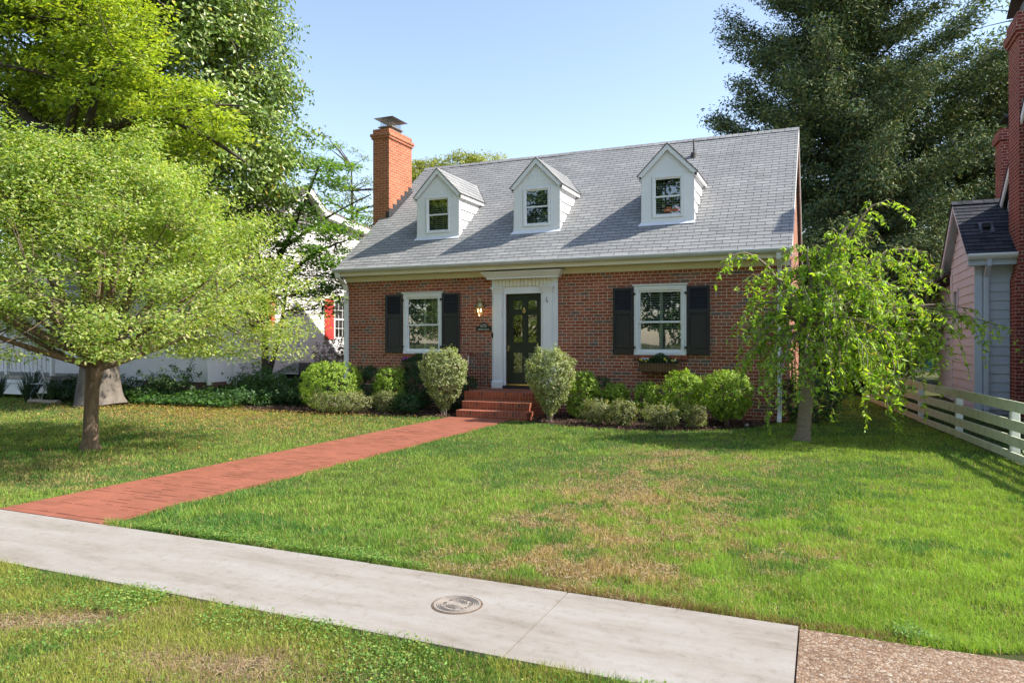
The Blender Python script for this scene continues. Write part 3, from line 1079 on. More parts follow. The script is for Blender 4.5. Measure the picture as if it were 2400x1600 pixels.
for i in range(8):
    t = i / 7
    x = CX0 + .07 + (CX1 - CX0 - .14) * t
    for y in (16.56, 17.02):
        m.tube([(x, y, 7.39), (x, y, 7.605)], .003, 4)
    y = 16.56 + .46 * t
    for x in (CX0 + .07, CX1 - .07):
        m.tube([(x, y, 7.39), (x, y, 7.605)], .003, 4)
for z in (7.43, 7.47, 7.51, 7.55):
    m.tube([(CX0 + .07, 16.56, z), (CX1 - .07, 16.56, z), (CX1 - .07, 17.02, z), (CX0 + .07, 17.02, z), (CX0 + .07, 16.56, z)], .0025, 4)
m.build('spark_guard', 'lead', ch)
m = MB()
zr = lambda y: EZ + SL * (y - EY)
k = 0
y = CY0
while y < CY1 - .02:
    y2 = min(y + .195, CY1)
    zt = zr(y2) + .12
    m.box(CX1 + .001, CX1 + .007, y, y2, zr(y) - .05, zt)
    y = y2
m.box(CX1 - .10, CX1 + .007, CY0 - .007, CY0 - .001, zr(CY0) - .1, zr(CY0) + .17)
m.quadbox([(CX1 + .007, CY0, zr(CY0) + .012), (CX1 + .06, CY0, zr(CY0) + .012), (CX1 + .06, CY1, zr(CY1) + .012), (CX1 + .007, CY1, zr(CY1) + .012)], (0, 0, .004))
m.build('flashing', 'flash', ch)

# ---- plumbing vent
m = MB()
m.tube([(-2.87, 17.90, 6.02), (-2.87, 17.90, 6.50)], .022, 12)
m.lathe((-2.87, 17.90, 6.03), [(.13, -.06), (.085, .02), (.082, .11), (.06, .15), (.024, .17)], 16)
m.build('vent_pipe', 'pipe', house)

# ---- dormers
def dormer(x0, x1):
    yf, zb, ze = 15.34, 4.085, 5.13
    xc = (x0 + x1) / 2
    hw = (x1 - x0) / 2
    yr = lambda z: EY + (z - EZ) / SL
    m = MB()
    wx0, wx1, wz0, wz1 = xc - .325, xc + .335, zb + .11, zb + 1.00
    wall_holes(m, x0, x1, zb - .1, ze - .02, yf, [(wx0 + .03, wx1 - .03, wz0 + .02, wz1 - .03)], .12)
    m.poly([(x0, yf, ze - .02), (x1, yf, ze - .02), (xc, yf, ze + hw * 1.0)])
    # flat trim: corner boards and base board
    m.bev(x0 - .01, x0 + .21, yf - .012, yf - .001, zb + .085, ze - .04, .002)
    m.bev(x1 - .21, x1 + .01, yf - .012, yf - .001, zb + .085, ze - .04, .002)
    m.bev(x0 - .02, x1 + .02, yf - .022, yf - .001, zb - .0, zb + .085, .003)
    d = m.build('dormer', 'white', house)
    for X, o in ((x0, -1), (x1, 1)):
        m = MB()
        rows = [zb - .04 + .235 * i for i in range(5)] + [ze + .01]
        lap(m, lambda z: ((X, yf + .001, z), (X, max(yf + .01, yr(z) + .03), z)), rows, (o, 0, 0), .028)
        m.box(X - .001 if o > 0 else X - .018, X + .018 if o > 0 else X + .001, yf - .005, yf + .05, zb, ze)
        m.build('side_siding', 'siding', d)
    # roof
    ov, fr = .085, .075
    zap = ze + .64
    sl = 1.02
    zed = zap - (hw + ov) * sl
    m = MB()
    for s in (-1, 1):
        xe = xc + s * (hw + ov)
        y0 = yf - fr
        ya, ye = yr(zap) + .1, yr(zed) + .06
        nrm = Vector((s * sl, 0, 1)).normalized()
        nb = 6
        for i in range(nb):
            t0, t1 = i / nb, (i + 1) / nb
            A0 = Vector((xe + (xc - xe) * t0, y0, zed + (zap - zed) * t0)); A1 = Vector((xe + (xc - xe) * t1, y0, zed + (zap - zed) * t1))
            B0 = Vector((A0.x, ye + (ya - ye) * t0, A0.z)); B1 = Vector((A1.x, ye + (ya - ye) * t1, A1.z))
            o = nrm * .006
            uvs = [(A0.y + 9, i * .1285 + .002), (B0.y + 9, i * .1285 + .002), (B1.y + 9, (i + 1) * .1285 - .001), (A1.y + 9, (i + 1) * .1285 - .001)]
            m.poly([A0 + o, B0 + o, B1, A1], uv=uvs)
            m.poly([A0 - o, B0 - o, B0 + o, A0 + o], uv=[(0.1, i * .1285)] * 4)
    m.build('dormer_roof', 'shingle', d)
    m = MB()   # rake boards, side fascia, soffit
    for s in (-1, 1):
        xe = xc + s * (hw + ov)
        y0 = yf - fr
        up = Vector((0, 0, 1))
        P = [Vector((xe, y0 + .008, zed - .012)), Vector((xc, y0 + .008, zap - .012)), Vector((xc, y0 + .008, zap - .145)), Vector((xe - s * .085, y0 + .008, zed - .05))]
        m.quadbox(P, (0, .022, 0))
        m.poly([(xe, y0 + .03, zed - .012), (xc, y0 + .03, zap - .012), (xc, yf, zap - .012), (xe, yf, zed - .012)])
        P = [(xe - s * .002, y0 + .03, zed - .014), (xe - s * .002, yr(zed) + .05, zed - .014), (xe - s * .002, yr(zed - .10) + .05, zed - .10), (xe - s * .002, y0 + .03, zed - .10)]
        m.quadbox(P, (-s * .02, 0, 0))
        m.quadbox([(xe - s * .022, y0 + .03, zed - .1), (xe - s * (ov + .0), y0 + .03, zed - .1), (xe - s * ov, yr(zed - .1) + .05, zed - .1), (xe - s * .022, yr(zed - .1) + .05, zed - .1)], (0, 0, .01))
    m.build('rake_trim', 'white', d)
    m = MB()
    for s in (-1, 1):
        xe = xc + s * (hw + ov + .012)
        y0 = yf - fr - .008
        m.quadbox([(xe, y0, zed - .012), (xc, y0, zap), (xc, y0, zap - .02), (xe, y0, zed - .034)], (0, .03, 0))
        m.quadbox([(xe, y0, zed - .012), (xe, yr(zed) + .02, zed - .012), (xe, yr(zed) + .02, zed - .026), (xe, y0, zed - .026)], (-s * .014, 0, 0))
        # valley line
        m.quadbox([(xe, yr(zed) - .02, zed + .004), (xc, yr(zap) + .02, zap + .01), (xc, yr(zap) + .045, zap + .01), (xe, yr(zed) + .01, zed + .004)], (0, -.004, .008))
    m.build('drip_edge', 'drip', d)
    m = MB()
    m.quadbox([(x0 - .07, yf - .10, zr(yf - .10) + .014), (x1 + .05, yf - .10, zr(yf - .10) + .014), (x1 + .02, yf - .002, zr(yf) + .026), (x0 - .02, yf - .002, zr(yf) + .026)], (0, 0, .006))
    m.build('apron_flashing', 'flash_w', d)
    # window pieces
    m = MB()
    c = .045
    yi = yf - .03
    m.bev(wx0, wx0 + c, yi, yf + .03, wz0, wz1, .004); m.bev(wx1 - c, wx1, yi, yf + .03, wz0, wz1, .004)
    m.bev(wx0 + c, wx1 - c, yi, yf + .03, wz1 - c, wz1, .004); m.bev(wx0 + c, wx1 - c, yi, yf + .03, wz0, wz0 + c, .004)
    zm = (wz0 + wz1) / 2
    for za, zb2, yy in ((zm - .015, wz1 - c, yf - .005), (wz0 + c, zm + .02, yf + .015)):
        r = .026
        m.box(wx0 + c, wx0 + c + r, yy, yy + .02, za, zb2); m.box(wx1 - c - r, wx1 - c, yy, yy + .02, za, zb2)
        m.box(wx0 + c + r, wx1 - c - r, yy, yy + .02, za, za + .033); m.box(wx0 + c + r, wx1 - c - r, yy, yy + .02, zb2 - .03, zb2)
    m.build('window_frame', 'white', d)
    m = MB()
    for za, zb2, yy in ((zm - .015, wz1 - c, yf - .005), (wz0 + c, zm + .02, yf + .015)):
        m.poly([(wx0 + c + r, yy + .01, za + .03), (wx1 - c - r, yy + .01, za + .03), (wx1 - c - r, yy + .01, zb2 - .03), (wx0 + c + r, yy + .01, zb2 - .03)])
    m.build('pane', 'glass', d)
    slats(wx0 + c, wx1 - c, wz0 + c, wz1 - c, yf + .10, pitch=.05, tilt=28, post=False).build('blind', 'blind', d)
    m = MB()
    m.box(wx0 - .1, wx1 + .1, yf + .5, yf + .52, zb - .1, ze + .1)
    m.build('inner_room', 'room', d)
    return d
dormer(-9.155, -8.015)
dormer(-6.557, -5.445)
d3 = dormer(-3.557, -2.460)
m = MB()   # lamp with an orange glass shade just behind the lower sash of the right-hand dormer
m.lathe((-3.04, 15.62, 4.36), [(.001, .09), (.05, .085), (.10, .035), (.11, .02)], 14)
m.lathe((-2.86, 15.62, 4.36), [(.001, .09), (.04, .085), (.08, .035), (.09, .02)], 14)
m.build('lamp_shade', plain('lit_orange_shade', (.35, .08, .03), .5, .2, 9., emit=((1, .25, .08), .12)), d3)

# service mast and cable at the right corner
m = MB()
m.tube([(-.56, 14.9, 2.0), (-.56, 14.9, 3.12)], .028, 8)
m.tube([(-.56, 15.0, 3.10), (-.62, 14.5, 2.9), (-.72, 14.45, 2.72)], .006, 5)
m.tube([(-.56, 14.9, 3.10), (-.50, 16.0, 3.34), (-.46, 17.3, 3.55)], .006, 5)
m.build('conduit', 'lead', house)

# ================================================================== steps and railing
steps = thing('brick_steps', 'three red brick steps rising to the dark green front door', 'steps', (-6.15, 13.6, 0))
for X0, X1, yf, zt, yb in ((-6.86, -5.29, 13.0, .15, 13.34), (-6.885, -5.36, 13.30, .312, 13.60), (-6.96, -5.38, 13.55, .50, 14.745)):
    m = MB()
    m.bev(X0, X1, yf, yb, zt - .098, zt, .006)
    for i, u in enumerate(m.uv):
        z = m.v[m.f[i][0]]
        m.uv[i] = [(p[0], p[1] - (zt - .1005)) for p in u]
    st = m.build('step', 'brick_step', steps)
    m = MB()
    m.box(X0 + .008, X1 - .008, yf + .008, yb, -.05, zt - .0985)
    for i, u in enumerate(m.uv):
        m.uv[i] = [(p[0], p[1] - (zt - .1005) + .677) for p in u]
    m.build('riser', 'brick_row', st)
rail = thing('stair_railing', 'short black iron railing with thin balusters left of the front door', 'railing', (-6.9, 13.62, .5))
m = MB()
m.tube([(-6.90, 13.62, .50), (-6.90, 13.62, 1.285)], .014, 8)
m.build('post', 'iron', rail)
m = MB()
m.box(-6.915, -6.885, 13.56, 14.715, 1.268, 1.284)
m.tube([(-6.90, 13.57, 1.276), (-6.90, 13.535, 1.26), (-6.90, 13.53, 1.20), (-6.90, 13.55, 1.16)], .010, 6)
m.build('top_rail', 'iron', rail)
MB().box(-6.908, -6.892, 13.62, 14.72, .60, .612).build('bottom_rail', 'iron', rail)
for i in range(8):
    y = 13.74 + i * .122
    MB().tube([(-6.90, y, .61), (-6.90, y, 1.27)], .0075, 6).build('baluster', 'iron', rail)

# ================================================================== lantern, plaque, window boxes
lan = thing('wall_lantern', 'polished brass wall lantern with lit bulbs beside the front door', 'lantern', (-7.09, 14.745, 2.3))
lx, ly = -7.09, 14.60
m = MB()
m.lathe((lx, ly, 0), [(.118, 2.300), (.128, 2.302), (.128, 2.318), (.112, 2.330), (.100, 2.37), (.078, 2.42), (.045, 2.455), (.030, 2.47), (.026, 2.50), (.036, 2.51), (.020, 2.53), (.008, 2.545), (.001, 2.55)], 18)
m.build('cap', 'brass_old', lan)
m = MB()
m.tube([(lx, ly + .145, 2.40), (lx, ly + .09, 2.46), (lx, ly + .05, 2.52), (lx, ly + .01, 2.575), (lx + .015, ly - .02, 2.57), (lx + .012, ly - .015, 2.54)], [.012, .012, .010, .009, .008, .006], 8)
m.lathe((lx, ly + .143, 2.39), [(.001, -.07), (.035, -.05), (.05, 0), (.035, .05), (.001, .07)], 10)
m.build('bracket', 'brass', lan)
m = MB()
for i in range(4):
    w = 2 * math.pi * (i + .5) / 4
    m.tube([(lx + .12 * math.cos(w), ly + .12 * math.sin(w), 2.302), (lx + .115 * math.cos(w), ly + .115 * math.sin(w), 2.24), (lx + .085 * math.cos(w), ly + .085 * math.sin(w), 2.16), (lx + .04 * math.cos(w), ly + .04 * math.sin(w), 2.115)], .005, 5)
m.lathe((lx, ly, 0), [(.001, 2.095), (.02, 2.10), (.045, 2.113), (.045, 2.122), (.001, 2.122)], 12)
m.build('cage', 'brass_old', lan)
m = MB()
m.lathe((lx, ly, 0), [(.040, 2.122), (.080, 2.165), (.108, 2.23), (.114, 2.30)], 18)
m.build('glass', 'glass_l', lan)
for dx, dy in ((-.035, -.02), (.035, -.02), (0, .04)):
    m = MB()
    m.lathe((lx + dx, ly + dy, 0), [(.001, 2.285), (.008, 2.27), (.013, 2.25), (.010, 2.235), (.008, 2.225)], 8)
    b = m.build('bulb', 'bulb', lan)
    MB().tube([(lx + dx, ly + dy, 2.14), (lx + dx, ly + dy, 2.226)], .007, 6).build('candle_sleeve', 'letter', b)

pl = thing('house_number_plaque', 'dark arched plaque with the number 6732 on the brick wall', 'plaque', (-7.06, 14.745, 1.85))
m = MB()
P = [(-7.25, 1.79), (-6.872, 1.79), (-6.872, 1.893), (-6.94, 1.893)] + [(-7.06 + .118 * math.cos(w), 1.872 + .116 * math.sin(w)) for w in [math.pi * (.06 + .88 * i / 14) for i in range(15)]] + [(-7.18, 1.893), (-7.25, 1.893)]
m.quadbox([(x, 14.73, z) for x, z in P], (0, .016, 0))
m.build('plate', 'plaque', pl)
def text(s, x, y, z, size, parent, mat='letter', rot=(R(90), 0, 0), ext=.002, name='lettering', sx=1.):
    c = bpy.data.curves.new(name, 'FONT')
    c.body = s
    c.size = size
    c.extrude = ext
    c.align_x = 'CENTER'
    c.align_y = 'CENTER'
    c.materials.append(M[mat])
    tmp = bpy.data.objects.new('tmp', c)
    COL.objects.link(tmp)
    me = bpy.data.meshes.new_from_object(tmp)
    bpy.data.objects.remove(tmp)
    bpy.data.curves.remove(c)
    o = bpy.data.objects.new(name, me)
    COL.objects.link(o)
    o.parent = parent
    o.location = Vector((x, y, z)) - origin(parent)
    o.rotation_euler = rot
    o.scale = (sx, 1, 1)
    return o
text('6732', -7.06, 14.727, 1.905, .098, pl, sx=.8)
text('HENRI DRIVE', -7.06, 14.727, 1.822, .052, pl, sx=.95)

def window_box(x0, x1, z0, z1, label, flabel, cols):
    b = thing('window_box', label, 'window box', ((x0 + x1) / 2, 14.7, z0), 'coco lined baskets under the front windows')
    m = MB()
    yf = 14.47
    ring = []
    for t in (0, .33, .66, 1):
        z = z0 + (z1 - z0) * t
        ins = .05 * (1 - t) ** 1.5
        ring.append([(x0 + ins + .02, 14.742, z), (x0 + ins, 14.60, z), (x0 + ins + .07, yf + ins + .02, z), (x0 + .2, yf + ins, z), (x1 - .2, yf + ins, z), (x1 - ins - .07, yf + ins + .02, z), (x1 - ins, 14.60, z), (x1 - ins - .02, 14.742, z)])
    for a, c in zip(ring, ring[1:]):
        for i in range(7):
            m.poly([a[i], a[i + 1], c[i + 1], c[i]])
    m.poly(ring[0])
    m.poly([(p[0], p[1], p[2] - .02) for p in ring[-1]])
    m.build('coco_liner', 'coco', b)
    m = MB()
    for r in (ring[0], ring[-1]):
        m.tube([(p[0], p[1] - .006, p[2]) for p in r], .006, 5)
    n = 13
    for i in range(n + 1):
        x = x0 + .05 + (x1 - x0 - .1) * i / n
        m.tube([(x, yf + .044, z0), (x, yf + .01, z0 + (z1 - z0) * .55)], .004, 4)
        if i < n:
            w = (x1 - x0 - .1) / n
            m.tube([(x, yf + .01, z0 + (z1 - z0) * .55), (x + w * .12, yf, z0 + (z1 - z0) * .8), (x + w * .5, yf - .006, z1)], .004, 4)
            m.tube([(x + w, yf + .01, z0 + (z1 - z0) * .55), (x + w * .88, yf, z0 + (z1 - z0) * .8), (x + w * .5, yf - .006, z1)], .004, 4)
    m.build('wire_basket', 'iron', b)
    f = thing('potted_flowers', flabel, 'flowers', ((x0 + x1) / 2, 14.6, z1), 'pansies and greenery planted in the window boxes')
    n = 1250
    C = np.stack([rng.uniform(x0 + .05, x1 - .05, n), rng.uniform(yf + .01, 14.70, n), np.full(n, z1)], 1)
    hump = np.exp(-((C[:, 0] - (x0 + x1) / 2 - .02) / .16) ** 2)
    C[:, 2] += rng.random(n) * (.06 + .14 * hump)
    leaves('foliage', C, rng.normal(size=(n, 3)) * .6 + [0, -.3, .8], rng.uniform(.03, .055, n), rng.uniform(.015, .028, n), [(.03, .08, .03), (.05, .12, .04), (.09, .16, .06)], 'leaf', f)
    k = 26
    xs = np.concatenate([rng.uniform(x0 + .06, x0 + (x1 - x0) * .34, k // 2), rng.uniform(x0 + (x1 - x0) * .66, x1 - .06, k // 2)])
    ctr = np.stack([xs, rng.uniform(yf - .01, yf + .12, k), z1 + rng.uniform(.015, .085, k)], 1)
    P = np.repeat(ctr, 5, 0)
    w = np.tile(np.arange(5) * 2 * math.pi / 5, k)
    T = np.stack([np.cos(w), np.zeros_like(w), np.sin(w)], 1)
    V, F = leaf_geo(P + T * .012, np.tile([[0, -1, .4]], (len(P), 1)) + rng.normal(size=(len(P), 3)) * .12, .026, .024, T, .1)
    cc = np.array(cols)[rng.integers(0, len(cols), k)]
    npmesh('blossom', V, F, np.repeat(np.repeat(cc, 5, 0), 4, 0), 'petal', f)
window_box(-3.47, -2.61, .93, 1.12, 'long brown coco basket holding yellow pansies under the right window', 'yellow and white pansies around a green plant under the right window',
           [(.75, .58, .04), (.8, .65, .08), (.8, .8, .75), (.7, .5, .03)])
window_box(-9.15, -8.25, .88, 1.08, 'coco basket holding purple pansies under the left window', 'purple pansies and dark leaves under the left window',
           [(.35, .10, .45), (.45, .16, .55), (.3, .08, .4)])

# ================================================================== water meter cover
mc = thing('meter_cover', 'round iron water meter cover with raised rings set in the pavement', 'cover', (-1.962, 3.735, .008))
mx, my = -1.962, 3.735
m = MB()
prof = []
rr = .142
for r0, r1, h in ((.0, .028, .004), (.034, .040, .004), (.046, .052, .004), (.058, .064, .0045), (.092, .097, .0045), (.103, .108, .004), (.114, .119, .004), (.125, .140, .005)):
    prof += [(max(.0005, r0), .0), (max(.0005, r0) + .001, h), (r1 - .001, h), (r1, .0)]
m.lathe((mx, my, .0085), prof, 48, smooth=False)
iron_c = plain('worn_cast_iron', (.27, .235, .20), .7, .16, 25., bump=.3, bscale=90)
m.build('lid', iron_c, mc)
m = MB()
m.lathe((mx, my, .0078), [(.139, .0), (.1405, .003), (.1505, .003), (.152, 0)], 48, smooth=False)
m.build('rim', plain('rusty_rim', (.13, .085, .055), .8, .3, 30.), mc)
cover_dark = plain('cast_lettering', (.19, .15, .115), .8, .1, 20.)
M['cover_dark'] = cover_dark
word = 'WATER METER CITY OF '
for i, chh in enumerate(word):
    if chh == ' ':
        continue
    w = math.pi * .78 - i * 2 * math.pi / len(word)
    text(chh, mx + .078 * math.cos(w), my + .078 * math.sin(w), .0105, .026, mc, 'cover_dark', (0, 0, w - math.pi / 2), .001)

# garden light ball
o = MB().lathe((-1.243, 13.60, .03), [(.001, -.05), (.03, -.04), (.045, -.01), (.045, .01), (.03, .035), (.001, .045)], 14).build('sprinkler_head', 'lead')
tag(o, 'small grey ball shaped sprinkler head on the grass beside the right shrubs', 'sprinkler')

# ================================================================== left neighbour
LX = -14.8
nb = thing('white_house', 'white clapboard house with red shutters behind the trees on the left', 'house', (-19, 18, 0))
m = MB()
rows = [.47 + .118 * i for i in range(44)]
lw = (18.87, 19.37, 20.6)
zt = lambda y: 6.20 - .82 * abs(y - 17.95) if y < 18.6 else 5.62
for i in range(len(rows) - 1):
    z0, z1 = rows[i], rows[i + 1]
    ymin = 14.17 if z1 < 3.10 else max(14.17, 17.95 - (6.2 - z1) / .82)
    ymax = 24.5
    spans = [(ymin, 19.42), (20.15, ymax)] if 1.62 < z0 < 2.95 else [(ymin, ymax)]
    for a, b in spans:
        if a < b:
            lap(m, lambda z: ((LX, a, z), (LX, b, z)), [z0, z1], (1, 0, 0), .014)
m.build('side_siding', 'siding', nb)
m = MB()
for i in range(22):
    z0, z1 = .47 + .118 * i, .47 + .118 * (i + 1)
    lap(m, lambda z: ((-24.5, 14.17, z), (LX, 14.17, z)), [z0, z1], (0, -1, 0), .014)
m.build('front_siding', 'siding', nb)
m = MB()
m.box(-24.4, LX - .03, 14.2, 24.4, -.1, .468)
m.build('foundation', 'found', nb)
m = MB()
for y in (15.3, 17.4, 20.5):
    m.box(LX - .031, LX - .024, y, y + .45, .12, .40)
m.build('crawl_vent', 'iron', nb)
m = MB()
m.box(-24.4, LX - .02, 14.2, 24.4, .468, 3.0)
m.box(-24.4, LX - .02, 17.0, 24.4, 3.0, 5.1)
m.build('core', 'room', nb)
m = MB()   # roof: front slope over the gable, rear part
for q in ([(-24.8, 14.0, 3.05), (LX + .25, 14.0, 3.05), (LX + .25, 17.95, 6.33), (-24.8, 17.95, 6.33)],
          [(-24.8, 17.95, 6.33), (LX + .25, 17.95, 6.33), (LX + .25, 18.75, 5.72), (-24.8, 18.75, 5.72)],
          [(-24.8, 18.75, 5.72), (LX + .25, 18.75, 5.72), (LX + .25, 24.8, 5.10), (-24.8, 24.8, 5.10)]):
    m.quadbox(q, (0, 0, .07))
m.build('roof', 'shingle_tan', nb)
m = MB()
for (ya, za), (yb, zb) in (((14.0, 3.05), (17.95, 6.33)), ((17.95, 6.33), (18.75, 5.72)), ((18.75, 5.72), (24.8, 5.10))):
    m.quadbox([(LX + .02, ya, za - .01), (LX + .02, yb, zb - .01), (LX + .02, yb, zb - .2), (LX + .02, ya, za - .2)], (.235, 0, 0))
m.build('rake_board', 'white', nb)
m = MB()
for i in range(7):
    z = 5.15 + i * .1
    h = (6.0 - z) / .82 * .8
    m.quadbox([(LX + .02, 17.95 - h, z), (LX + .02, 17.95 + h * .8, z), (LX + .05, 17.95 + h * .8, z - .05), (LX + .05, 17.95 - h, z - .05)], (0, 0, .012))
m.build('gable_louvre', 'lead', nb)
for y0, y1 in ((14.10, 14.22), (14.78, 14.90)):
    m = MB()
    m.bev(LX - .02, LX + .035, y0, y1, .40, 3.05, .006)
    m.build('corner_board', 'white', nb)
for y in (14.98,):
    m = MB()
    m.bev(LX + .02, LX + .09, y, y + .08, .1, 3.0, .008)
    m.build('downspout', 'white', nb)
# window with red shutters
def nb_window(y0, y1, z0, z1):
    m = MB()
    X = LX
    for q in ((y0, y0 + .07, z0, z1), (y1 - .07, y1, z0, z1), (y0 + .07, y1 - .07, z0, z0 + .07), (y0 + .07, y1 - .07, z1 - .07, z1), (y0 + .07, y1 - .07, (z0 + z1) / 2 - .025, (z0 + z1) / 2 + .025)):
        m.bev(X - .03, X + .03, q[0], q[1], q[2], q[3], .004)
    w = m.build('window', 'white', nb)
    m = MB()
    m.poly([(X - .005, y0 + .07, z0 + .07), (X - .005, y1 - .07, z0 + .07), (X - .005, y1 - .07, z1 - .07), (X - .005, y0 + .07, z1 - .07)])
    m.build('pane', 'glass', w)
    m = MB()
    for k in (1, 2):
        y = y0 + .07 + (y1 - y0 - .14) * k / 3
        m.box(X + .0, X + .012, y - .009, y + .009, z0 + .07, z1 - .07)
    for k in (1, 3):
        z = z0 + .07 + (z1 - z0 - .14) * k / 4
        m.box(X + .0005, X + .0115, y0 + .07, y1 - .07, z - .009, z + .009)
    m.build('muntin', 'white', w)
    m = MB().box(X - .02, X - .012, y0 + .05, y1 - .05, z0 + .05, z1 - .05)
    m.build('curtain', 'blind', w)
nb_window(19.40, 20.15, 1.62, 2.95)
for y in (18.93, 20.17):
    m = MB()
    m.bev(LX + .018, LX + .045, y, y + .45, 1.62, 2.95, .004)
    for za, zb in ((1.70, 2.22), (2.30, 2.87)):
        m.bev(LX + .0455, LX + .053, y + .07, y + .38, za, zb, .003)
    m.build('shutter', 'red', nb)
m = MB()
m.bev(LX + .018, LX + .04, 16.35, 16.6, 1.75, 2.95, .004)
m.build('shutter', 'red', nb)
m = MB()
m.bev(LX + .018, LX + .07, 15.4, 16.3, 1.60, 1.72, .006)
m.bev(LX + .018, LX + .05, 15.45, 16.25, 1.72, 2.9, .006)
m.build('window_casing', 'white', nb)
m = MB()
m.box(LX + .0505, LX + .053, 15.55, 16.15, 1.8, 2.82)
m.build('pane', 'glass_d', nb)

# porch of the white house
po = thing('front_porch', 'white porch with slanting railing and lattice at the far left edge', 'porch', (-20, 13, 0))
m = MB()
m.bev(-25.2, -18.9, 12.7, 14.15, .50, .62, .01)
m.build('deck', 'lead', po)
m = MB()
m.bev(-25.2, -18.9, 12.68, 12.74, .62 - .22, .50, .004)
m.bev(-25.2, -18.9, 12.68, 12.74, .10, .385, .004)
m.build('skirt', 'white', po)
for x in (-19.0, -20.9, -22.8):
    MB().bev(x - .05, x + .05, 12.76, 12.86, .62, 2.7, .01).build('post', 'white', po)
m = MB()
m.bev(-22.8, -19.0, 12.78, 12.84, 1.35, 1.41, .01)
m.bev(-22.8, -19.0, 12.785, 12.835, .72, .76, .01)
m.build('railing', 'white', po)
for i in range(20):
    MB().box(-22.7 + i * .18, -22.67 + i * .18, 12.79, 12.82, .76, 1.35).build('baluster', 'white', po)
MB().bev(-25.3, -18.8, 12.5, 14.15, 2.7, 2.85, .02).build('roof', 'white', po)
m = MB()
for i in range(14):
    for s in (-1, 1):
        x = -18.6 + i * .09
        m.quadbox([(x, 14.05, .12), (x + .03, 14.05, .12), (x + .03 + s * .35, 14.05, .47), (x + s * .35, 14.05, .47)], (0, .006 * (2 + s), 0))
m.build('lattice', 'white', po)
ch_ = thing('folding_chair', 'white bent metal folding chair in front of the far left porch', 'chair', (-18.9, 12.3, 0))
for dx in (0, .45):
    m = MB()
    m.tube([(-19.2 + dx, 12.35, 0), (-18.95 + dx, 12.3, .45), (-19.2 + dx, 12.3, .95)], .016, 6)
    m.build('frame', 'white', ch_)
m = MB()
m.tube([(-18.75, 12.35, 0), (-19.1, 12.3, .44), (-18.72, 12.3, .46)], .016, 6)
m.build('leg', 'white', ch_)
m = MB()
m.bev(-19.12, -18.55, 12.05, 12.5, .44, .46, .006)
m.build('seat', 'white', ch_)

# things standing between the two houses
bp_ = thing('black_panel', 'black upright board screen between the white and the brick house', 'screen', (-12.3, 15.0, 0))
m = MB()
for i in range(6):
    m.bev(-12.56 + i * .118, -12.445 + i * .118, 15.0, 15.03, .06, 1.0, .003)
m.build('board', 'black', bp_)
m = MB()
m.box(-12.56, -11.85, 15.031, 15.07, .2, .28); m.box(-12.56, -11.85, 15.031, 15.07, .8, .88)
m.build('rail', 'black', bp_)
cb = thing('covered_box', 'dark slatted box under a peaked grey cover beside the white house', 'box', (-13.55, 16.0, 0))
m = MB()
c0, c1, d0, d1 = -13.95, -13.15, 15.75, 16.4
for i in range(9):
    x = c0 + (c1 - c0) * i / 8
    m.tube([(x, d0, .05), (x, d0, .66)], .012, 5)
    m.tube([(c0 if i % 2 else c1, d0 + (d1 - d0) * i / 8, .05), (c0 if i % 2 else c1, d0 + (d1 - d0) * i / 8, .66)], .012, 5)
m.box(c0 + .03, c1 - .03, d0 + .03, d1 - .03, .04, .64)
m.build('slats', 'iron', cb)
m = MB()
e = .06
B = [(c0 - e, d0 - e, .68), (c1 + e, d0 - e, .68), (c1 + e, d1 + e, .68), (c0 - e, d1 + e, .68)]
T = [((c0 + c1) / 2 - .06, 16.05, .95), ((c0 + c1) / 2 + .06, 16.05, .95), ((c0 + c1) / 2 + .06, 16.1, .95), ((c0 + c1) / 2 - .06, 16.1, .95)]
for i in range(4):
    j = (i + 1) % 4
    m.poly([B[i], B[j], T[j], T[i]])
m.poly(T); m.poly(B[::-1])
m.build('peaked_cover', 'grey_top', cb)
MB().box(c0 - e, c1 + e, d0 - e - .006, d0 - e, .655, .69).build('edge_strip', 'white', cb)

# ================================================================== right neighbour
rb = thing('grey_white_house', 'pale clapboard house with dark shingle roof and brick chimney behind the fence', 'house', (4, 17, 0))
WX, WY, XM = 2.79, 16.55, 3.53
m = MB()
rows = [.22 + .177 * i for i in range(17)]
lap(m, lambda z: ((WX, WY, z), (XM + .2, WY, z)), rows, (0, -1, 0), .018)
m.build('front_siding', 'siding_r', rb)
m = MB()
zr2 = lambda y: 3.20 + .75 * (y - 16.25) if y < 17.97 else 4.49 - .75 * (y - 17.97)
rows = [.22 + .177 * i for i in range(25)]
for i in range(len(rows) - 1):
    z0, z1 = rows[i], rows[i + 1]
    if z1 < 3.4:
        ya, yb = WY, 19.4
    else:
        ya, yb = 16.25 + (z1 - 3.20) / .75, 17.97 + (4.49 - z1) / .75
    if ya >= yb:
        continue
    sp = [(ya, 18.42), (19.02, yb)] if 1.95 < z0 < 2.6 and yb > 19.1 else [(ya, yb)]
    for a, b in sp:
        lap(m, lambda z: ((WX, a, z), (WX, b, z)), [z0, z1], (-1, 0, 0), .018)
m.build('side_siding', 'siding_r', rb)
m = MB()
rows = [.22 + .177 * i for i in range(17)]
for i in range(16):
    lap(m, lambda z: ((WX + .35, 19.4, z), (WX + .35, 24, z)), [rows[i], rows[i + 1]], (-1, 0, 0), .018)
m.build('rear_siding', 'siding_r', rb)
m = MB()
m.box(WX + .03, XM, WY + .02, 19.38, .0, 3.1)
m.box(WX + .38, 9, 19.4, 24, 0, 3.0)
m.box(XM + .02, 10, 12.9, 19.5, 0, 3.15)
m.build('core', 'siding_r', rb)
m = MB()   # main gable end
gz = lambda y: min(3.15 + .93 * (y - 12.5), 6.05 - .8 * (y - 15.6))
rows = [.22 + .177 * i for i in range(33)]
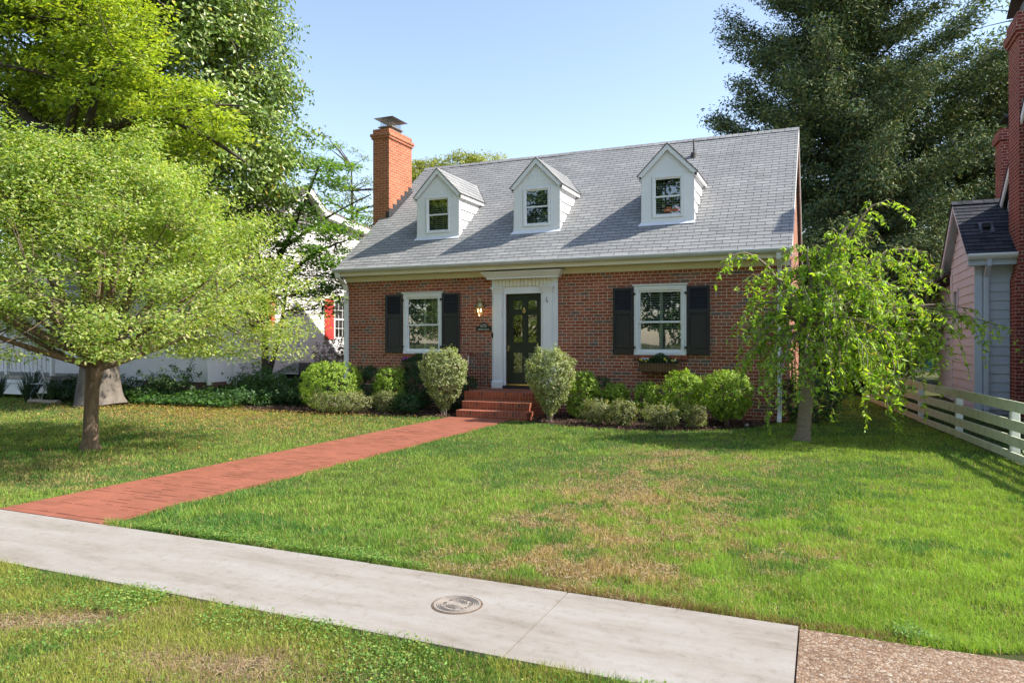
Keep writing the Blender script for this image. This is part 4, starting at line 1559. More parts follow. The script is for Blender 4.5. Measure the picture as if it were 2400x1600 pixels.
for i in range(len(rows) - 1):
    z1 = rows[i + 1]
    ya, yb = 12.8, 19.3
    if z1 > 3.3:
        ya, yb = 12.5 + (z1 - 3.15) / .93, 15.6 + (6.05 - z1) / .8
    if ya < yb:
        lap(m, lambda z: ((XM, ya, z), (XM, yb, z)), [rows[i], z1], (-1, 0, 0), .018)
m.build('gable_siding', 'siding_r', rb)
m = MB()
m.quadbox([(XM - .12, 12.4, 3.10), (10.5, 12.4, 3.10), (10.5, 15.62, 6.13), (XM - .12, 15.62, 6.13)], (0, 0, .06))
m.quadbox([(XM - .12, 15.62, 6.13), (10.5, 15.62, 6.13), (10.5, 19.5, 3.05), (XM - .12, 19.5, 3.05)], (0, 0, .06))
m.quadbox([(WX - .1, 19.3, 3.1), (9.5, 19.3, 3.1), (9.5, 24.3, 3.0), (WX - .1, 24.3, 3.0)], (0, 0, .08))
m.build('main_roof', 'shingle_dark', rb)
m = MB()
for (ya, za), (yb, zb) in (((12.4, 3.10), (15.62, 6.13)), ((15.62, 6.13), (19.5, 3.05))):
    m.quadbox([(XM - .11, ya, za - .005), (XM - .11, yb, zb - .005), (XM - .11, yb, zb - .16), (XM - .11, ya, za - .16)], (.03, 0, 0))
m.build('rake_board', 'white', rb)
# wing roof: overlapping courses
m = MB()
L = math.hypot(1.72, 1.29)
nC = 15
for i in range(nC):
    t0, t1 = i / nC, (i + 1) / nC
    A0 = (16.25 + 1.72 * t0, 3.24 + 1.29 * t0); A1 = (16.25 + 1.72 * t1, 3.24 + 1.29 * t1)
    o = .012
    m.poly([(2.58, A0[0] - o * .6, A0[1] + o * .8), (XM, A0[0] - o * .6, A0[1] + o * .8), (XM, A1[0], A1[1]), (2.58, A1[0], A1[1])],
           uv=[(2.58, i * .14 + .003), (XM, i * .14 + .003), (XM, i * .14 + .139), (2.58, i * .14 + .139)])
    m.poly([(2.58, A0[0], A0[1]), (XM, A0[0], A0[1]), (XM, A0[0] - o * .6, A0[1] + o * .8), (2.58, A0[0] - o * .6, A0[1] + o * .8)], uv=[(0, i * .14)] * 4)
m.poly([(2.58, 19.69, 3.24), (2.58, 17.97, 4.53), (XM, 17.97, 4.53), (XM, 19.69, 3.24)])
for k in range(5):
    a = 2.57 + k * .195
    m.quadbox([(a, 17.84, 4.465), (a + .2, 17.84, 4.458), (a + .2, 17.97, 4.552), (a, 17.97, 4.560)], (0, 0, .008))
m.build('wing_roof', 'shingle_dark', rb)
m = MB()
for (ya, za), (yb, zb) in (((16.22, 3.22), (17.97, 4.52)), ((17.97, 4.52), (19.69, 3.22))):
    m.quadbox([(2.60, ya, za - .005), (2.60, yb, zb - .005), (2.60, yb, zb - .15), (2.60, ya, za - .15)], (.03, 0, 0))
    m.quadbox([(2.63, ya, za - .03), (2.63, yb, zb - .03), (WX, yb, zb - .03), (WX, ya, za - .03)], (0, 0, .01))
m.build('wing_rake', 'siding_r', rb)
m = MB()
m.box(3.05 - .07, 3.05 + .07, 16.95, 17.13, 3.84, 3.93)
m.quadbox([(2.93, 16.86, 3.715), (3.17, 16.86, 3.715), (3.17, 17.2, 3.97), (2.93, 17.2, 3.97)], (0, -.006, .008))
m.build('roof_vent', 'black', rb)
m = MB()
pr2 = [(16.13, 3.235), (16.12, 3.20), (16.15, 3.16), (16.19, 3.13), (16.26, 3.13), (16.26, 3.23), (16.25, 3.23), (16.25, 3.14), (16.19, 3.14), (16.16, 3.165), (16.135, 3.205), (16.14, 3.235)]
m.quadbox([(2.60, y, z) for y, z in pr2], (.93, 0, 0))
m.build('gutter', 'white', rb)
m = MB()
m.box(2.62, XM, 16.262, 16.28, 3.02, 3.22); m.box(2.62, XM, 16.28, WY - .02, 3.02, 3.035)
m.build('eaves_trim', 'siding_r', rb)
MB().bev(WX - .03, WX - .002, 19.2, 19.42, .2, 3.2, .004).build('corner_board', 'siding_r', rb)
m = MB()
m.bev(WX - .03, WX + .10, WY - .03, WY - .002, .20, 3.02, .004)
m.box(WX - .028, WX - .002, WY - .0021, WY + .10, .20, 3.02)
m.build('corner_board', 'siding_r', rb)
m = MB()
m.bev(WX + .12, WX + .20, WY - .10, WY - .035, .12, 2.82, .006)
m.quadbox([(WX + .12, WY - .10, 2.80), (WX + .20, WY - .10, 2.80), (WX + .20, 16.2, 3.02), (WX + .12, 16.2, 3.02)], (0, .07, .02))
m.quadbox([(WX + .12, 16.2, 3.0), (WX + .20, 16.2, 3.0), (WX + .20, 16.2, 3.14), (WX + .12, 16.2, 3.14)], (0, .06, 0))
m.build('downspout', 'siding_r', rb)
m = MB()
for q in ((18.40, 18.50, 1.75, 2.75), (18.94, 19.04, 1.75, 2.75), (18.50, 18.94, 2.66, 2.75), (18.36, 19.08, 1.68, 1.75)):
    m.bev(WX - .04, WX + .02, q[0], q[1], q[2], q[3], .004)
w = m.build('window', 'siding_r', rb)
MB().box(WX + .0, WX + .02, 18.5, 18.94, 1.75, 2.66).build('pane', 'glass_d', w)
m = MB().box(WX + .345, WX + .365, 19.9, 22.5, 1.3, 2.6)
m.build('screened_window', 'lead', rb)
# big chimney
m = MB()
KX0, KX1, KY0, KY1 = 3.40, 4.5, 16.08, 16.9
m.box(KX0 - .055, KX1, KY0, KY1, -.1, 2.72)
m.poly([(KX0 - .055, KY0, 2.72), (KX1, KY0, 2.72), (KX1, KY0, 2.95), (KX0, KY0, 2.95)])
m.poly([(KX0 - .055, KY0, 2.72), (KX0, KY0, 2.95), (KX0, KY1, 2.95), (KX0 - .055, KY1, 2.72)])
m.box(KX0, KX1, KY0, KY1, 2.95, 7.30)
m.box(KX0 - .035, KX1, KY0 - .035, KY1 + .035, 7.298, 7.37)
m.box(KX0 - .075, KX1, KY0 - .075, KY1 + .075, 7.368, 7.51)
m.box(KX0 - .03, KX1, KY0 - .03, KY1 + .03, 7.508, 7.72)
kc = m.build('chimney', 'brick_nb', rb)
m = MB()
m.box(KX0 + .15, KX0 + .9, KY0 + .15, KY1 - .15, 7.72, 8.05)
m.build('flue', 'lead', kc)
m = MB()
m.quadbox([(KX0 - .02, KY0 - .1, 7.95), (KX1, KY0 - .1, 7.95), (KX1, (KY0 + KY1) / 2, 8.25), (KX0 - .02, (KY0 + KY1) / 2, 8.25)], (0, 0, .02))
m.quadbox([(KX0 - .02, (KY0 + KY1) / 2, 8.25), (KX1, (KY0 + KY1) / 2, 8.25), (KX1, KY1 + .1, 7.95), (KX0 - .02, KY1 + .1, 7.95)], (0, 0, .02))
m.build('chimney_cap', 'drip', kc)
m = MB()   # second chimney further back
m.box(3.93, 4.7, 20.3, 20.9, -.1, 6.35)
m.box(3.87, 4.7, 20.24, 20.96, 6.348, 6.50)
m.box(3.91, 4.7, 20.28, 20.92, 6.498, 6.62)
kc2 = m.build('chimney', 'brick_nb', rb)
m = MB()
m.box(4.15, 4.6, 20.4, 20.8, 6.62, 6.86)
m.bev(4.0, 4.8, 20.25, 20.95, 6.86, 6.93, .01)
m.build('chimney_cap', 'black', kc2)

# ================================================================== garage behind
ga = thing('garage', 'small beige garage with brown roof and teal door in the backyard', 'garage', (5, 43.5, 0))
m = MB()
wall_holes(m, 1.2, 8.6, -.1, 2.6, 43.5, [(4.72, 5.55, .05, 2.12)], .2)
m.box(1.2, 8.6, 43.72, 49, -.1, 2.6)
m.build('wall', 'beige', ga)
m = MB()
m.quadbox([(.8, 43.1, 2.55), (9, 43.1, 2.55), (9, 46.3, 5.2), (.8, 46.3, 5.2)], (0, 0, .1))
m.quadbox([(.8, 46.3, 5.2), (9, 46.3, 5.2), (9, 49.5, 2.55), (.8, 49.5, 2.55)], (0, 0, .1))
m.build('roof', 'shingle_tan', ga)
m = MB().bev(4.74, 5.53, 43.56, 43.6, .06, 2.1, .01)
d = m.build('door', 'teal', ga)
MB().box(4.9, 5.37, 43.545, 43.559, 1.2, 1.9).build('pane', 'glass_d', d)

# ================================================================== fence
FX = lambda y: 2.338 - .1176 * (y - 10.817)
fe = thing('board_fence', 'low weathered cream board fence along the right side of the lawn', 'fence', (FX(12), 12, 0))
pys = [6.6, 9.0, 11.36, 13.72, 16.1, 18.5, 20.9]
for i, y in enumerate(pys):
    x = FX(y)
    MB().bev(x + .03, x + .13, y - .05, y + .05, -.1, .74, .006).build('post', 'post', fe)
    MB().bev(x - .026, x + .0, y - .045, y + .045, .02, .755, .003).build('batten', 'fence', fe) if 0 else None
rs = random.Random(4)
for i in range(len(pys) - 1):
    ya, yb = pys[i] + .003, pys[i + 1] - .003
    for (z0, z1) in ((.0, .105), (.185, .315), (.39, .53), (.63, .77)):
        dz0, dz1 = rs.uniform(-.008, .008), rs.uniform(-.008, .008)
        m = MB()
        m.quadbox([(FX(ya), ya, z0 + dz0), (FX(yb), yb, z0 + dz1), (FX(yb), yb, z1 + dz1), (FX(ya), ya, z1 + dz0)], (.024, 0, 0))
        m.build('board', 'fence', fe)

# ================================================================== trees
def root(name, label, cat, x, y, group=None):
    return thing(name, label, cat, (x, y, 0), group)

def V3(*a):
    return np.array(a, float)

# ---- young maple in the left lawn
mp = root('maple_tree', 'small spreading tree with pale olive leaves and a short trunk on the left lawn', 'tree', -9.72, 7.10)
bx, by = -9.72, 7.10
m = MB()
bark_tube(m, [(bx, by, -.03), (bx + .01, by, .12), (bx + .02, by, .45), (bx + .05, by, .85), (bx + .10, by, 1.12), (bx + .12, by, 1.3)], [.145, .108, .095, .09, .115, .09], 14, .3, .06, 2)
limbs = []
rs = random.Random(21)
specs = []
for i in range(13):
    az = 2 * math.pi * i / 13 + rs.uniform(-.2, .2)
    specs.append((az, rs.uniform(1.9, 2.9), rs.uniform(1.9, 2.7)))
for i in range(9):
    az = 2 * math.pi * i / 9 + rs.uniform(-.3, .3)
    specs.append((az, rs.uniform(1.0, 1.8), rs.uniform(2.9, 3.6)))
for i in range(5):
    az = 2 * math.pi * i / 5 + rs.uniform(-.3, .3)
    specs.append((az, rs.uniform(.2, .8), rs.uniform(3.6, 3.95)))
for az, rr_, zz in specs:
    s = Vector((bx + .11, by, 1.1 + rs.uniform(-.05, .2)))
    e = Vector((bx + .2 + rr_ * math.cos(az), by + rr_ * math.sin(az), zz))
    mid = s + (e - s) * .45 + Vector((0, 0, -.18 if zz < 2.8 else .15))
    P = bez(s, mid, e, 8)
    limbs.append(P)
    m.tube(P, [.048 * (1 - t) + .008 for t in np.linspace(0, 1, 8)], 6, cap=False)
n = 900
th = rng.uniform(0, 2 * math.pi, n)
u = rng.random(n)
zc = 1.42 + 2.85 * u ** .85
Rz = np.interp(zc, [1.4, 1.9, 2.4, 3.0, 3.6, 4.3], [2.5, 3.1, 3.05, 2.5, 1.85, .9])
rad = Rz * (.30 + .70 * rng.random(n) ** .45)
lob = 1 + .10 * np.sin(3 * th + 1) + .09 * np.sin(5 * th + zc * 2) + .10 * np.sin(9 * th - zc * 4)
zc = zc + .30 * rng.normal(size=n) * (zc > 2.6) * (rng.random(n) < .5)
C = np.stack([bx - .05 + rad * lob * np.cos(th), by + rad * lob * np.sin(th), zc - .10 * (rad / 3) ** 2 * 2], 1)
O = unit(np.stack([np.cos(th) * .8, np.sin(th) * .8, .35 + zc * .12], 1))
D = unit(C - V3(bx, by, 1.2))
D[:, 2] *= 1.1
twigs(m, limbs, C, .022, .004, 3, 4, .08)
m.build('trunk', 'bark_maple', mp)
P, N = clump_leaves(C, O, 170, .31, .38, up=.9, out=.35, jitter=.5, dirv=D, stretch=1.75)
keep = P[:, 2] > 1.22
P, N = P[keep], N[keep]
leaves('crown', P, N, rng.uniform(.036, .064, len(P)), rng.uniform(.020, .036, len(P)),
       [(.29, .40, .09), (.38, .47, .12), (.16, .28, .06), (.54, .56, .27)], 'leaf_bright', mp, w=[.36, .30, .16, .18], jit=.15)

# ---- bright-leaved tree reaching in from the left
hk = root('hickory_tree', 'tree with bright lime leaves reaching in high from the left edge', 'tree', -16.4, 7.4)
m = MB()
tx, ty = -16.4, 7.4
bark_tube(m, [(tx, ty, -.1), (tx, ty, .4), (tx + .05, ty, 2.5), (tx, ty, 5), (tx + .1, ty + .1, 7.5), (tx + .2, ty + .2, 10)], [.45, .32, .27, .24, .19, .10], 14, .3, .05, 5)
main = [(tx, ty, 7.2), (-15.4, 8.6, 6.75), (-14.7, 9.2, 6.25), (-13.9, 9.15, 5.65), (-13.0, 9.1, 5.36), (-12.5, 9.1, 5.33), (-11.9, 9.1, 5.48), (-11.1, 9.1, 5.52), (-10.4, 9.2, 5.40), (-9.6, 9.3, 5.0), (-9.0, 9.4, 4.6)]
lim = [[Vector(p) for p in main]]
m.tube(lim[0], [.15, .13, .115, .105, .10, .09, .08, .07, .055, .04, .02], 8)
for a, b, c in (((-16.3, 7.5, 8.3), (-14, 8.6, 9.3), (-11.8, 9.6, 8.7)), ((-16.3, 7.6, 7.4), (-14, 8.4, 8.0), (-11.3, 9.4, 7.0)), ((-16.3, 7.6, 6.2), (-14.6, 7.6, 7.0), (-12.4, 8.6, 6.2)),
                ((-13.0, 9.1, 5.36), (-12, 8.4, 6.2), (-10.6, 8.6, 6.3)), ((-16.2, 7.6, 9.2), (-15, 8.4, 10.6), (-12.9, 10.0, 10.4)), ((-11.9, 9.1, 5.48), (-10.8, 9.9, 6.0), (-9.8, 10.2, 5.9)),
                ((-12.5, 9.1, 5.33), (-12.0, 8.8, 5.9), (-11.4, 8.6, 6.0))):
    P = bez(a, b, c, 9)
    lim.append(P)
    m.tube(P, [.09 * (1 - t) + .012 for t in np.linspace(0, 1, 9)], 6, cap=False)
C, O = ell_pts([((-12.6, 9.0, 7.0), (2.0, 1.2, 1.1)), ((-11.4, 9.1, 6.1), (1.7, 1.1, .75)), ((-13.6, 9.1, 8.6), (1.9, 1.4, 1.2)), ((-10.1, 9.4, 5.2), (1.3, .9, .50)), ((-13.6, 9.2, 6.4), (1.3, .9, .6)), ((-15.4, 8.6, 8.5), (1.6, 1.4, 2.0)), ((-13.2, 9.8, 10.3), (1.5, 1.3, 1.0))], 560, .25)
twigs(m, lim, C, .025, .005, 3, 4, .05)
m.build('trunk', 'bark_dark', hk)
P, N = clump_leaves(C, O, 85, .38, .40, up=1.0, out=.2, jitter=.42, dirv=np.tile([[.9, .25, -.25]], (len(C), 1)), stretch=1.5)
T = rng.normal(size=(len(P), 3)) * .5 + [.9, -.1, -.25]
leaves('crown', P, N, rng.uniform(.09, .15, len(P)), rng.uniform(.035, .06, len(P)), [(.34, .43, .06), (.43, .50, .09), (.25, .34, .05), (.16, .24, .04)], 'leaf_bright', hk, T=T, w=[.4, .25, .2, .15], jit=.13)

# ---- big magnolia
mg = root('magnolia_tree', 'huge evergreen tree with dark glossy leaves and a thick grey trunk at left', 'tree', -16.2, 12.1)
m = MB()
mx_, my_ = -16.2, 12.1
bark_tube(m, [(mx_ + .08, my_, -.05), (mx_ + .05, my_, .10), (mx_ + .02, my_, .3), (mx_, my_, .6), (mx_, my_, 1.0), (mx_, my_, 3), (mx_ + .3, my_, 5.5), (mx_ + .8, my_, 8), (mx_ + 1.2, my_, 10.5), (mx_ + 1.4, my_, 13)], [.60, .55, .49, .45, .41, .37, .33, .29, .22, .08], 18, .05, .06, 8)
lim = [[Vector((mx_, my_, 3)), Vector((mx_ + .3, my_, 5.5)), Vector((mx_ + .8, my_, 8)), Vector((mx_ + 1.2, my_, 10.5)), Vector((mx_ + 1.4, my_, 12.5))]]
rs = random.Random(12)
for i in range(34):
    z0 = rs.uniform(3, 11.5)
    az = rs.uniform(0, 2 * math.pi)
    rr_ = rs.uniform(2.6, 4.2) * (1.15 - z0 / 20)
    x0 = mx_ + .12 * z0
    P = bez((x0 - .2, my_, z0), (x0 + rr_ * .5 * math.cos(az), my_ + rr_ * .5 * math.sin(az), z0 + .9), (x0 + rr_ * math.cos(az), my_ + rr_ * math.sin(az), z0 + rs.uniform(.2, 1.6)), 7)
    lim.append(P)
    m.tube(P, [.11 * (1 - t) + .018 for t in np.linspace(0, 1, 7)], 6, cap=False)
P = bez((mx_ + .6, my_ - .1, 6.8), (mx_ + 1.4, my_ - .5, 8.4), (mx_ + 1.6, my_ - .4, 11.5), 8)
m.tube(P, [.22 * (1 - t) + .05 for t in np.linspace(0, 1, 8)], 8, cap=False); lim.append(P)
C, O = ell_pts([((-15.4, 12.3, 8.0), (3.9, 3.6, 3.6)), ((-15.0, 12.5, 11.5), (3.5, 3.4, 3.0)), ((-14.2, 12.6, 5.6), (3.0, 2.9, 2.0)), ((-17.2, 12.3, 6.2), (3.2, 3.0, 2.6)), ((-13.7, 12.6, 8.6), (2.3, 2.6, 3.2)), ((-13.6, 13.2, 5.4), (1.8, 2.1, 1.9)), ((-13.7, 12.9, 10.8), (2.3, 2.5, 2.6)), ((-12.9, 12.9, 6.7), (1.8, 2.1, 1.9))], 1900, .5)
sel = C[:, 2] > 3.0
C, O = C[sel], O[sel]
twigs(m, lim, C, .035, .006, 3, 4, .05, every=2)
m.build('trunk', 'bark_mag', mg)
P, N = clump_leaves(C, O, 85, .52, .62, up=.55, out=.7, jitter=.55)
leaves('crown', P, N, rng.uniform(.09, .16, len(P)), rng.uniform(.045, .075, len(P)), [(.13, .20, .045), (.20, .28, .06), (.30, .39, .09), (.46, .35, .06)], 'leaf_glossy', mg, w=[.36, .36, .265, .015], jit=.2)

# ---- dogwood between the houses
dg = root('dogwood_tree', 'forked tree with broad green leaves in front of the white house wall', 'tree', -13.75, 15.1)
m = MB()
dx, dy_ = -13.75, 15.1
l1 = bez((dx, dy_, -.02), (dx - .06, dy_, 1.6), (dx + .1, dy_, 3.3), 9)
l2 = bez((dx + .05, dy_, .55), (dx + .55, dy_, 1.7), (dx + .75, dy_, 3.2), 8)
l3 = bez((dx + .1, dy_, 3.2), (dx + .9, dy_ + .2, 4.7), (dx + 1.6, dy_ + .3, 6.3), 8)
l4 = bez((dx + .75, dy_, 3.2), (dx + 1.5, dy_ - .1, 3.9), (dx + 2.7, dy_ - .1, 4.1), 8)
l5 = bez((dx + .1, dy_, 3.0), (dx - .3, dy_, 4.0), (dx - .8, dy_ + .2, 5.0), 7)
l6 = bez((dx + .4, dy_, 3.9), (dx + 1.5, dy_ + .5, 4.9), (dx + 2.9, dy_ + .7, 5.4), 8)
for P, r0 in ((l1, .12), (l2, .085), (l3, .08), (l4, .06), (l5, .05), (l6, .05)):
    m.tube(P, [r0 * (1 - .72 * t) for t in np.linspace(0, 1, len(P))], 9, cap=False)
lim = [l1[5:], l2[4:], l3, l4, l5, l6]
C, O = ell_pts([((dx + 1.1, dy_, 3.2), (1.7, 1.0, .9)), ((dx + 1.3, dy_ + .2, 4.8), (1.7, 1.1, 1.0)), ((dx + 1.5, dy_ + .2, 6.0), (1.1, .9, .8)), ((dx - .2, dy_, 4.2), (1.0, .9, 1.1)), ((dx + 2.3, dy_ - .1, 2.9), (.8, .7, .8)), ((dx + 2.0, dy_, 3.9), (1.1, .8, .9)), ((dx + .2, dy_ - .2, 2.5), (1.0, .7, .6))], 300, .15)
twigs(m, lim, C, .02, .004, 3, 4, .1)
m.build('trunk', 'bark_dark', dg)
P, N = clump_leaves(C, O, 46, .36, .40, up=1.2, out=.1, jitter=.35)
leaves('crown', P, N, rng.uniform(.08, .125, len(P)), rng.uniform(.055, .085, len(P)), [(.16, .30, .06), (.22, .36, .07), (.11, .22, .05)], 'leaf_bright', dg, jit=.15)

# ---- feathery tree behind the brick house, seen left of the chimney and over the ridge
def backtree(name, label, x, y, h, ells, nC, per, rad, cols, L, W, mat='leaf', flat=.5, bark='bark_dark', tr=.2, kind='tree', group=None, shell=.35):
    t = root(name, label, kind, x, y, group)
    m = MB()
    bark_tube(m, [(x, y, -.1), (x, y, 1), (x + .1, y, h * .45), (x, y, h * .9)], [tr * 1.3, tr, tr * .7, tr * .15], 10, .3)
    C, O = ell_pts(ells, nC, shell)
    lim = [[Vector((x + .05, y, h * k / 10)) for k in range(3, 10)]]
    twigs(m, lim, C, .06, .008, 3, 5, -.05, every=2)
    m.build('trunk', bark, t)
    P, N = clump_leaves(C, O, per, rad, flat, up=.7, out=.5, jitter=.5)
    leaves('crown', P, N, rng.uniform(L * .8, L * 1.3, len(P)), rng.uniform(W * .8, W * 1.3, len(P)), cols, mat, t, jit=.18)
    return t
backtree('honey_locust', 'thin feathery tree against the sky behind the left chimney', -19.6, 27.0, 10.5,
         [((-19.5, 27, 7.2), (2.2, 2.0, 1.5)), ((-18.6, 27, 8.4), (2.0, 1.6, 1.1)), ((-20.6, 27, 9.9), (1.8, 1.6, 1.2)), ((-18.2, 27, 6.4), (1.9, 1.5, 1.2))],
         120, 50, .42, [(.20, .26, .07), (.16, .22, .06), (.26, .30, .10)], .09, .04, flat=.3, tr=.18)
backtree('rear_tree', 'olive green tree top just showing above the roof ridge', -17.0, 32., 11.0,
         [((-18.6, 31.6, 9.2), (1.4, 1.8, 1.7)), ((-16.8, 32, 9.3), (1.8, 2.0, 1.7)), ((-15.3, 32.4, 9.35), (1.5, 1.8, 1.6))],
         420, 110, .5, [(.34, .36, .06), (.26, .29, .05), (.42, .40, .08)], .12, .06, tr=.25)

# ---- cedars on the right
def cedar(name, label, x, y, h, rad, seed, nB=190, cols=None, skew=0., droop=.25, group=None):
    """conifer whose long boughs rise a little and end in ragged sprays"""
    t = root(name, label, 'tree', x, y, group)
    rs = random.Random(seed)
    m = MB()
    bark_tube(m, [(x, y, -.1), (x, y, h * .3), (x + .1, y, h * .65), (x, y, h)], [.42, .32, .2, .04], 10, .2)
    PC, PD = [], []
    for i in range(nB):
        z = h * (.08 + .92 * (i + rs.random()) / nB)
        az = rs.uniform(0, 2 * math.pi)
        t_ = z / h
        rr_ = rad * (min(1, .55 + t_ * 1.6) * (1 - t_ ** 2.6) + .1) * rs.uniform(.55, 1.12)
        d = Vector((math.cos(az), math.sin(az), 0))
        s = Vector((x, y, z - .4))
        e = s + d * rr_ + Vector((skew * t_, 0, rs.uniform(.1, .9) + .15 * rr_))
        c = s + d * rr_ * .6 + Vector((0, 0, -droop * rr_ * .3))
        P = bez(s, c, e, 8)
        m.tube(P, [.06 * (1 - q) + .008 for q in np.linspace(0, 1, 8)], 4, cap=False)
        side = Vector((-d.y, d.x, 0))
        nn = max(7, int(rr_ * 6.5))
        for k in range(nn):
            q = .22 + .78 * (k + rs.random()) / nn
            j = min(6, int(q * 7)); f = q * 7 - j
            p = P[j].lerp(P[min(7, j + 1)], f)
            wd = 1.0 * (1.15 - q)
            p = p + side * rs.uniform(-wd, wd) + Vector((0, 0, rs.uniform(-.28, .2)))
            PC.append(tuple(p))
            PD.append(tuple(d * .8 + side * rs.uniform(-.6, .6) + Vector((0, 0, rs.uniform(-.35, .5)))))
    m.build('trunk', 'bark_dark', t)
    C, D = np.array(PC), np.array(PD)
    per = 78
    P, N = clump_leaves(C, D, per, .46, .6, up=.5, out=.2, jitter=.6, dirv=D, stretch=1.5)
    T = np.repeat(D, per, 0) + rng.normal(size=(len(P), 3)) * .5
    cols = cols or [(.09, .135, .055), (.14, .175, .06), (.23, .24, .085), (.06, .10, .055)]
    leaves('crown', P, N, rng.uniform(.10, .20, len(P)), rng.uniform(.035, .062, len(P)), cols, 'needle', t, T=T, w=[.34, .3, .12, .24], jit=.22)
    return t
cedar('cedar_tree', 'tall dark evergreen with ragged drooping boughs right behind the brick house', .9, 29.0, 20.5, 5.1, 3, 240)
cedar('cedar_tree', 'dark evergreen with olive boughs behind the roof of the right neighbour', 6.0, 31.5, 12.2, 4.2, 5, 130,
      [(.11, .14, .05), (.17, .18, .06), (.26, .25, .085), (.07, .10, .045)])
cedar('cedar_tree', 'lower dark evergreen filling the gap beside the brick gable wall', 1.2, 25.5, 7.5, 2.9, 8, 90)
backtree('oak_tree', 'tall light green tree rising behind the dark evergreens at right', 9.8, 37.0, 22.,
         [((9.0, 37, 17.5), (4.4, 3, 4.5)), ((8.4, 37, 12.0), (3.6, 3, 3.4)), ((11.5, 37, 13.), (3.6, 3, 5)), ((10, 37, 21), (4., 3, 2.6))],
         420, 60, .8, [(.16, .26, .07), (.22, .31, .09), (.30, .33, .12)], .17, .08, tr=.35, shell=.2)

# ---- weeping cherry
wc = root('weeping_cherry_tree', 'weeping cherry with trailing bright green leafy strands in front of the right corner', 'tree', -.25, 12.2)
RV = np.array([.918, .396, 0]); QV = np.array([-.396, .918, 0])
W0 = np.array([-.25, 12.2, 0])
def wp(r, q, z):
    return Vector(W0 + RV * r + QV * q + np.array([0, 0, z]))
m = MB()
tr = [wp(-.03, 0, -.03), wp(-.01, 0, .12), wp(.02, 0, .5), wp(.06, 0, .95), wp(.10, 0, 1.45), wp(.16, 0, 1.85)]
bark_tube(m, tr, [.13, .108, .10, .098, .095, .08], 14, .15, .04, 3)
LIMB = []   # (end r, q, z), arch height over the chord, strands per step, longest strand
for e in ((.95, .1, 3.45, .35, 3, .5), (1.30, -.1, 3.62, .45, 1, .3), (.1, .2, 2.95, .3, 4, .5), (.5, -.3, 3.1, .3, 4, .5), (.75, .4, 3.1, .3, 4, .5),
          (-1.32, -.3, 2.80, .55, 2, .4), (-.75, -.2, 2.5, .4, 3, .5), (-.95, 0, 1.95, .5, 2, .5), (-.45, -.6, 2.2, .4, 4, .6), (0, -1., 2.1, .5, 4, .6),
          (.5, -1.2, 2.2, .5, 4, .6), (1., -.9, 2.3, .5, 4, .6), (1.4, -.3, 2.7, .4, 4, .5), (1.95, .1, 2.95, .4, 3, .4), (2.1, -.1, 2.4, .4, 3, .5),
          (1.3, .6, 2.5, .4, 3, .5), (.3, 1.1, 2.3, .4, 4, .6), (-.4, .8, 2.2, .4, 3, .6), (-.95, -.3, 1.35, .45, 3, .9), (-.6, -.7, 1.15, .5, 3, .7),
          (-.1, -1., 1.3, .5, 3, .7), (.4, -1.2, 1.35, .5, 4, .8), (.9, -1.1, 1.25, .5, 4, .9), (1.4, -.6, 1.5, .5, 4, 1.), (1.9, -.3, 1.5, .5, 4, 1.1),
          (2.45, 0, 1.95, .35, 3, .9), (2.95, -.2, 1.78, .35, 2, .8), (1.3, .4, 1.5, .4, 4, .9), (.6, .7, 1.5, .4, 4, .9), (-.6, .4, 1.4, .4, 3, .8),
          (.9, -.2, 2.0, .3, 5, .7), (.4, .3, 2.4, .3, 4, .6), (1.1, .0, 1.6, .4, 5, .8), (.5, -.6, 1.7, .4, 5, .8), (-.2, 0, 2.6, .3, 4, .5), (.8, -.5, 2.7, .3, 4, .5),
          (1.6, -.5, 2.0, .4, 4, .7), (.2, -.7, 2.6, .3, 4, .5), (-.5, .1, 1.9, .3, 3, .6), (-.75, -.5, 1.0, .5, 4, .9), (-.35, -.9, .95, .5, 4, .8), (.75, -.8, 1.0, .5, 5, .9), (1.15, -.3, 1.05, .5, 5, .9), (1.7, 0, 1.3, .5, 4, 1.), (.15, -1.1, .9, .5, 4, .8),
          (2.1, -.4, 1.7, .45, 3, 1.3), (2.55, -.3, 2.0, .4, 2, .9), (.9, .6, 1.1, .5, 4, .8), (-1.0, .1, 1.5, .5, 3, .9)):
    LIMB.append(e)
SP, ST = [], []
rs = random.Random(31)
